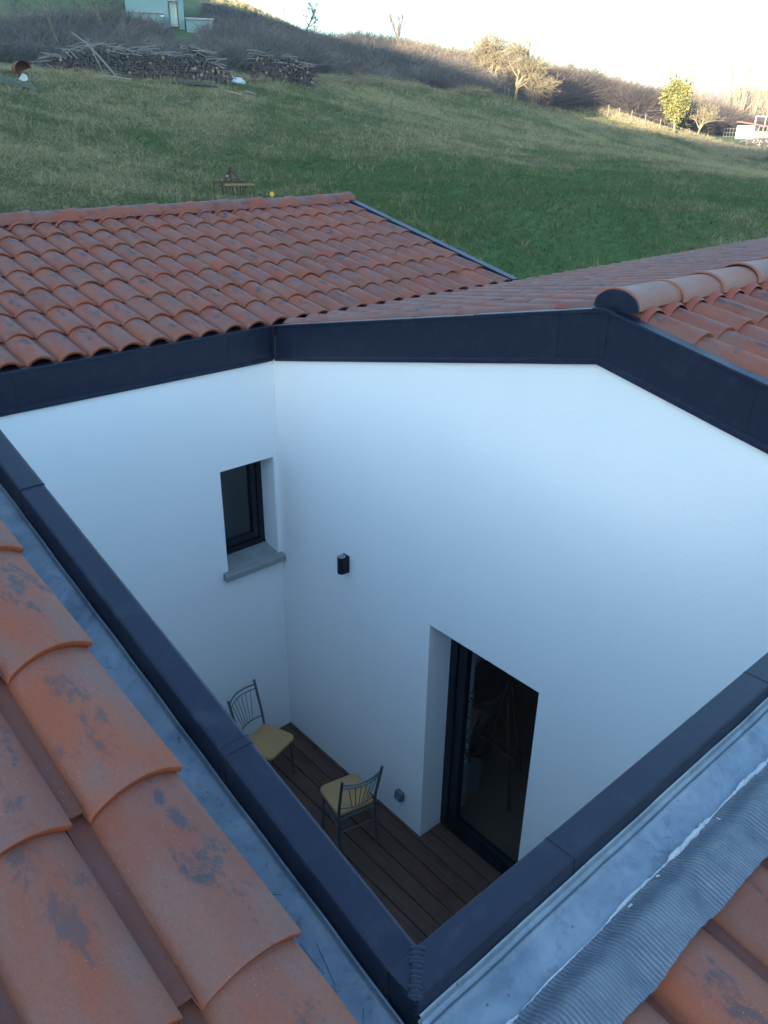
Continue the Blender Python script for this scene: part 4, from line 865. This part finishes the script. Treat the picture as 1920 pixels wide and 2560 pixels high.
# white sack, scrap
o=place('sack',593,54.5,'crumpled white plastic sack beside the small firewood stack','sack'); o.scale=(.72,.72,.72); m=MB(); rg=np.random.default_rng(4)
vs=[];nn=12
for j,(h,w_) in enumerate(((0,.32),(.12,.40),(.26,.36),(.38,.22),(.5,.10))):
    for k in range(nn):
        a=2*PI*k/nn; q_=w_*(1+rg.normal(0,.16)); vs.append((q_*math.cos(a)*1.15+(.05*j if k<6 else -.02*j),q_*.6*math.sin(a),h+rg.normal(0,.03)))
m.add(vs,[(j*nn+k,j*nn+(k+1)%nn,(j+1)*nn+(k+1)%nn,(j+1)*nn+k) for j in range(4) for k in range(nn)]+[tuple(range(4*nn,5*nn))]); m.build('sack_body',M['plastic'],o)
m=MB(); m.add([(-.3,-.1,.3),(-.42,-.05,.62),(-.2,0,.5),(.0,-.05,.35)],[(0,1,2,3)]); m.add([(.1,-.1,.3),(.35,-.05,.5),(.45,0,.25)],[(0,1,2)]); m.build('sack_flap',M['plastic'],o)
o=place('rusty_tank',54,48,'rust brown open metal tank standing at the far left end of the thicket','tank',turn=.25); m=MB()
pr=[(.62*math.cos(a),.55*math.sin(a)+.75) for a in np.linspace(.1,PI*1.25,16)]; m.sweep(pr,[(.0,-.55,.0),(0,.55,.0)],(1,0,0),(0,0,1)); m.sweep([(a*.96,(b-.75)*.96+.75) for a,b in pr],[(.0,-.55,.0),(0,.55,.0)],(1,0,0),(0,0,1)); m.add([(a,.5,b) for a,b in pr],[tuple(range(len(pr)))])
m.build('tank_shell',M['rust_o'],o)
for x in (-.4,.4):
    m=MB(); m.tube([(x*1.2,-.45,-.1),(x*.5,-.3,.5)],.04,6); m.build('leg',M['rust'],o)
o.scale=(.62,.62,.62); o.location.z-=.12
o=place('metal_sheet',36,45,'buckled olive grey metal sheet lying in front of the rusty tank','metal sheet',turn=.1); m=MB()
xs=np.linspace(-1.1,.95,15); zt=[.25,.32,.42,.52,.46,.30,.38,.30,.24,.30,.28,.22,.25,.12,-.05]
vs=[];
for i,x in enumerate(xs): vs+=[(x,-.25+.05*(i%3),slope_at(o,x)+zt[i]-.02-(.32 if i<9 else .18)),(x,.0,slope_at(o,x)+zt[i]),(x,.45+.04*(i%2),slope_at(o,x)+zt[i]+.08)]
m.add(vs,[(i*3+j,(i+1)*3+j,(i+1)*3+j+1,i*3+j+1) for i in range(14) for j in range(2)]); m.build('sheet',M['olive'],o).modifiers.new('t','SOLIDIFY').thickness=.02
o=place('plastic_sheet',54,45.4,'white scrap of plastic caught on the buckled sheet','plastic scrap'); m=MB(); m.add([(-.2,0,.38),(.0,-.05,.62),(.18,0,.55),(.2,.05,.36),(0,.1,.3)],[(0,1,2,3,4)]); m.build('scrap',M['white'],o).modifiers.new('t','SOLIDIFY').thickness=.02
# ---- cultivator
o=place('cultivator',585,29.8,'rusty spring tine cultivator standing in the meadow behind the roof ridge','cultivator',turn=.12,y=470); o.scale=(.82,.82,.84)
for y,mt_,xa,xb in ((-.32,'rustyel',-.42,.80),(.0,'rust',-.5,.62),(.34,'rust',-.84,.55)):
    m=MB(); m.box((xa,y-.035,.56+y*.1),(xb,y+.035,.64+y*.1)); m.build('frame_beam',M['rust'] if mt_=='rust' else simple('worn_yellow_paint',(.26,.17,.06),.7,0,.4,5),o,bevel=.006)
m=MB()
for x in (-.55,.0,.5): m.box((x-.03,-.34,.50),(x+.03,.36,.553))
m.build('cross_bar',M['rust'],o,bevel=.005)
m=MB(); m.tube([(-.10,.12,.62),(-.12,.0,1.14)],.03,6); m.tube([(.34,-.2,.62),(-.10,.0,1.12)],.028,6); m.tube([(-.36,.2,.62),(-.14,.0,1.12)],.028,6); m.tube([(-.12,-.05,1.16),(-.12,.06,1.16)],.05,8); m.build('hitch_mast',M['rust'],o)
for (x,y) in ((-.78,.34),(-.42,.34),(.0,.34),(.45,.34),(-.3,-.32),(.1,-.32),(.45,-.32),(.78,-.32),(-.15,.0),(.3,.0)):
    m=MB(); b_=[(0,0,.60),(.0,.10,.62),(0,.20,.50),(0,.20,.30),(0,.10,.12),(0,-.06,.0)]; m.tube([(x,y+q_,z) for _,q_,z in b_],[.026,.026,.026,.026,.026,.03],6); m.build('tine',M['rust'],o)
m=MB(); m.box((-.27,.05,.84),(-.22,.08,.90)); m.build('tag_plate',M['plastic'],o)
o=place('marker_stake',680,24,'field stake with a round yellow cap showing just above the roof ridge','stake',y=485); d=ray(680,485); zt=CAM[2]+d[2]/math.hypot(d[0],d[1])*24-o.location.z
m=MB(); m.tube([(0,0,-.2),(0,0,zt-.05)],.02,8); m.build('stake',M['post'],o); m=MB(); m.tube([(0,-.03,zt),(0,.03,zt)],[.062,.062],16); m.build('cap',M['yellow'],o,bevel=.01)
# ---- building on the hill
def pz(px,py,r): return float(at(px,py,r)[2])
o=place('hillside_building',392,72,'grey green rendered building on the hillside with a tall glazed doorway','building',y=60)
def bx(px0,px1,r,dep,zt,zb,mb):
    A=at(px0,60,r);B=at(px1,60,r); a=o.rotation_euler.z; L=[]
    for P_ in (A,B):
        dx_,dy_=P_[0]-o.location.x,P_[1]-o.location.y; L.append((dx_*math.cos(a)+dy_*math.sin(a),-dx_*math.sin(a)+dy_*math.cos(a)))
    y=(L[0][1]+L[1][1])/2; mb.box((L[0][0],y,zb-o.location.z),(L[1][0],y+dep,zt-o.location.z)); return L[0][0],L[1][0],y
gz=o.location.z
m=MB(); bx(318,424,74,8,gz+9,gz-2,m); bx(448,462,74,8,gz+9,gz-2,m); bx(424,448,74.6,7,gz+9,gz-2,m); m.build('wall',M['paintgreen'],o)
m=MB(); bx(325,408,72.3,1.7,pz(360,31,72),gz-2,m); m.build('terrace_wall',M['paintgreen'],o)
m=MB(); bx(322,411,72.2,1.85,pz(360,26,72),pz(360,31,72),m); m.build('coping',M['concrete'],o)
m=MB(); bx(427,445,74.45,.1,pz(430,5,74.4),pz(430,66,74.4),m); m.build('glazed_door',simple('door_glass_pale',(.42,.50,.46),.15,0,.3,1),o)
m=MB(); bx(424,448,73.8,.3,pz(430,3,74),pz(430,-1,74),m); m.build('lintel',M['concrete'],o)
m=MB(); bx(404,412,72.25,.02,pz(408,41,72),pz(408,37,72),m); m.build('lamp',M['white'],o)
m=MB(); bx(466,532,73,4,pz(500,50,73),gz-2,m); m.build('annex_wall',M['paintgreen'],o)
m=MB(); bx(464,535,72.9,4.2,pz(500,45,73),pz(500,50,73),m); m.build('annex_roof',M['concrete'],o,bevel=.01)
t=place('pole',534,68,'grey concrete pole standing below the annex corner','pole'); m=MB(); m.tube([(0,0,-.4),(0,0,1.5)],[.09,.08],8); m.tube([(0,0,1.5),(0,0,1.54)],[.1,.1],8); m.build('shaft',M['concrete'],t)
# ---- fences
def fence(name,label,pts,hgt,r,wires,mat='post',leans=None):
    p0=gp(*pts[0]); root=tag(empty(name,p0),label,'fence'); tops=[]
    for i,(px,rg_) in enumerate(pts):
        p=gp(px,rg_)-p0; l=leans[i] if leans else (random.gauss(0,.03),random.gauss(0,.03)); m=MB(); m.tube([p+Vector((0,0,-.3)),p+Vector((l[0]*hgt,l[1]*hgt,hgt))],[r,r*.9],6); m.build('post',M[mat],root); tops.append(p)
    m=MB()
    for w_ in wires:
        for a,b in zip(tops[:-1],tops[1:]): m.tube([a+Vector((0,0,w_)),(a+b)/2+Vector((0,0,w_-.04)),b+Vector((0,0,w_))],.008,4,caps=False)
    m.build('wire',M['grey'],root)
fence('post_fence','line of pale posts strung with wire along the right edge of the meadow',[(1484,104.5),(1520,102),(1548,101),(1579,100),(1614,99.5),(1650,99),(1687,98.4),(1724,98),(1762,97.5),(1800,97),(1840,96.5),(1880,96),(1925,95.5)],1.35,.048,(.4,.8,1.15))
fence('post_fence','upper row of thin pale vineyard posts on the sunlit slope behind the hedge',[(1452,122),(1477,123),(1498,124),(1522,125),(1588,126),(1609,127),(1628,128)],2.2,.06,(1.2,2.0))
fence('post_fence','pair of short pale posts beneath the forked trees',[(1265,86),(1274,86.5)],1.0,.05,(.6,))
# ---- sheds at the right edge
o=place('shed',1880,112,'low cream shed with a rusty red sloping roof at the right edge','shed',turn=-.2)
m=MB(); m.box((-1.9,0,-.5),(.0,2.5,1.35)); m.build('wall',M['white'],o)
m=MB(); m.hexa([(-2.0,-.3,1.75),(2.0,-.3,1.2),(2.0,2.7,1.2),(-2.0,2.7,1.75),(-2.0,-.3,1.83),(2.0,-.3,1.28),(2.0,2.7,1.28),(-2.0,2.7,1.83)]); m.build('roof',M['iron'],o)
for x in (.1,.55,1.0,1.45,1.85):
    m=MB(); m.tube([(x,0,-.4),(x,0,1.3)],.05,6); m.build('post',M['post'],o)
m=MB(); m.box((.05,.3,-.4),(1.8,.36,.8)); m.build('board_wall',M['greywood'],o)
o=place('greenhouse',1915,116,'white framed greenhouse skeleton behind the red roofed shed','greenhouse')
m=MB()
for x in (-1.6,-.5,.6,1.7): m.tube([(x,0,-.4),(x,0,2.5)],.05,6); m.tube([(x,2.5,-.4),(x,2.5,2.5)],.05,6); m.tube([(x,0,2.5),(x,2.5,2.5)],.05,6)
for z in (2.5,1.4): m.tube([(-1.6,0,z),(1.7,0,z)],.05,6)
m.build('frame',M['white'],o); m=MB(); m.box((-1.65,.0,2.52),(1.75,2.5,2.58)); m.build('roof_panel',M['iron'],o)
o=place('white_building',1992,92,'corner of a white rendered building cut by the right edge','building'); m=MB(); m.box((-2.0,0,-.6),(3,5,1.7)); m.build('wall',M['white'],o); m=MB(); m.box((-2.1,-.1,1.7),(3.1,5.1,1.8)); m.build('roof',M['grey'],o)
o=woodpile(1893,104,3.0,([0,.3,.6,1],[.3,.6,.95,.7]),'low dark heap of planks at the right edge below the shed',45,rad=(.07,.12),sticks=30,endmat='greywood'); o['group']='firewood piles below the thicket'
o=place('wire_pen',1838,113,'grey mesh pen left of the red roofed shed','pen'); m=MB()
for x in np.linspace(-1.3,1.3,9): m.tube([(x,0,-.3),(x,0,1.1)],.018,5)
for z in (.2,.6,1.05): m.tube([(-1.3,0,z),(1.3,0,z)],.012,5)
m.build('mesh_panel',M['grey'],o)

# ---- the air of the valley
hz=N('haze_air'); hz.t.nodes.remove(hz.p); pv=hz.n('VolumePrincipled'); pv.inputs['Color'].default_value=(.86,.90,1,1); pv.inputs['Density'].default_value=.0006; pv.inputs['Anisotropy'].default_value=.2
hz.l(pv.outputs[0],hz.o.inputs['Volume'])
m=MB(); m.box((-420,-420,-14),(1150,1150,78)); tag(m.build('haze',hz.m),kind='stuff')
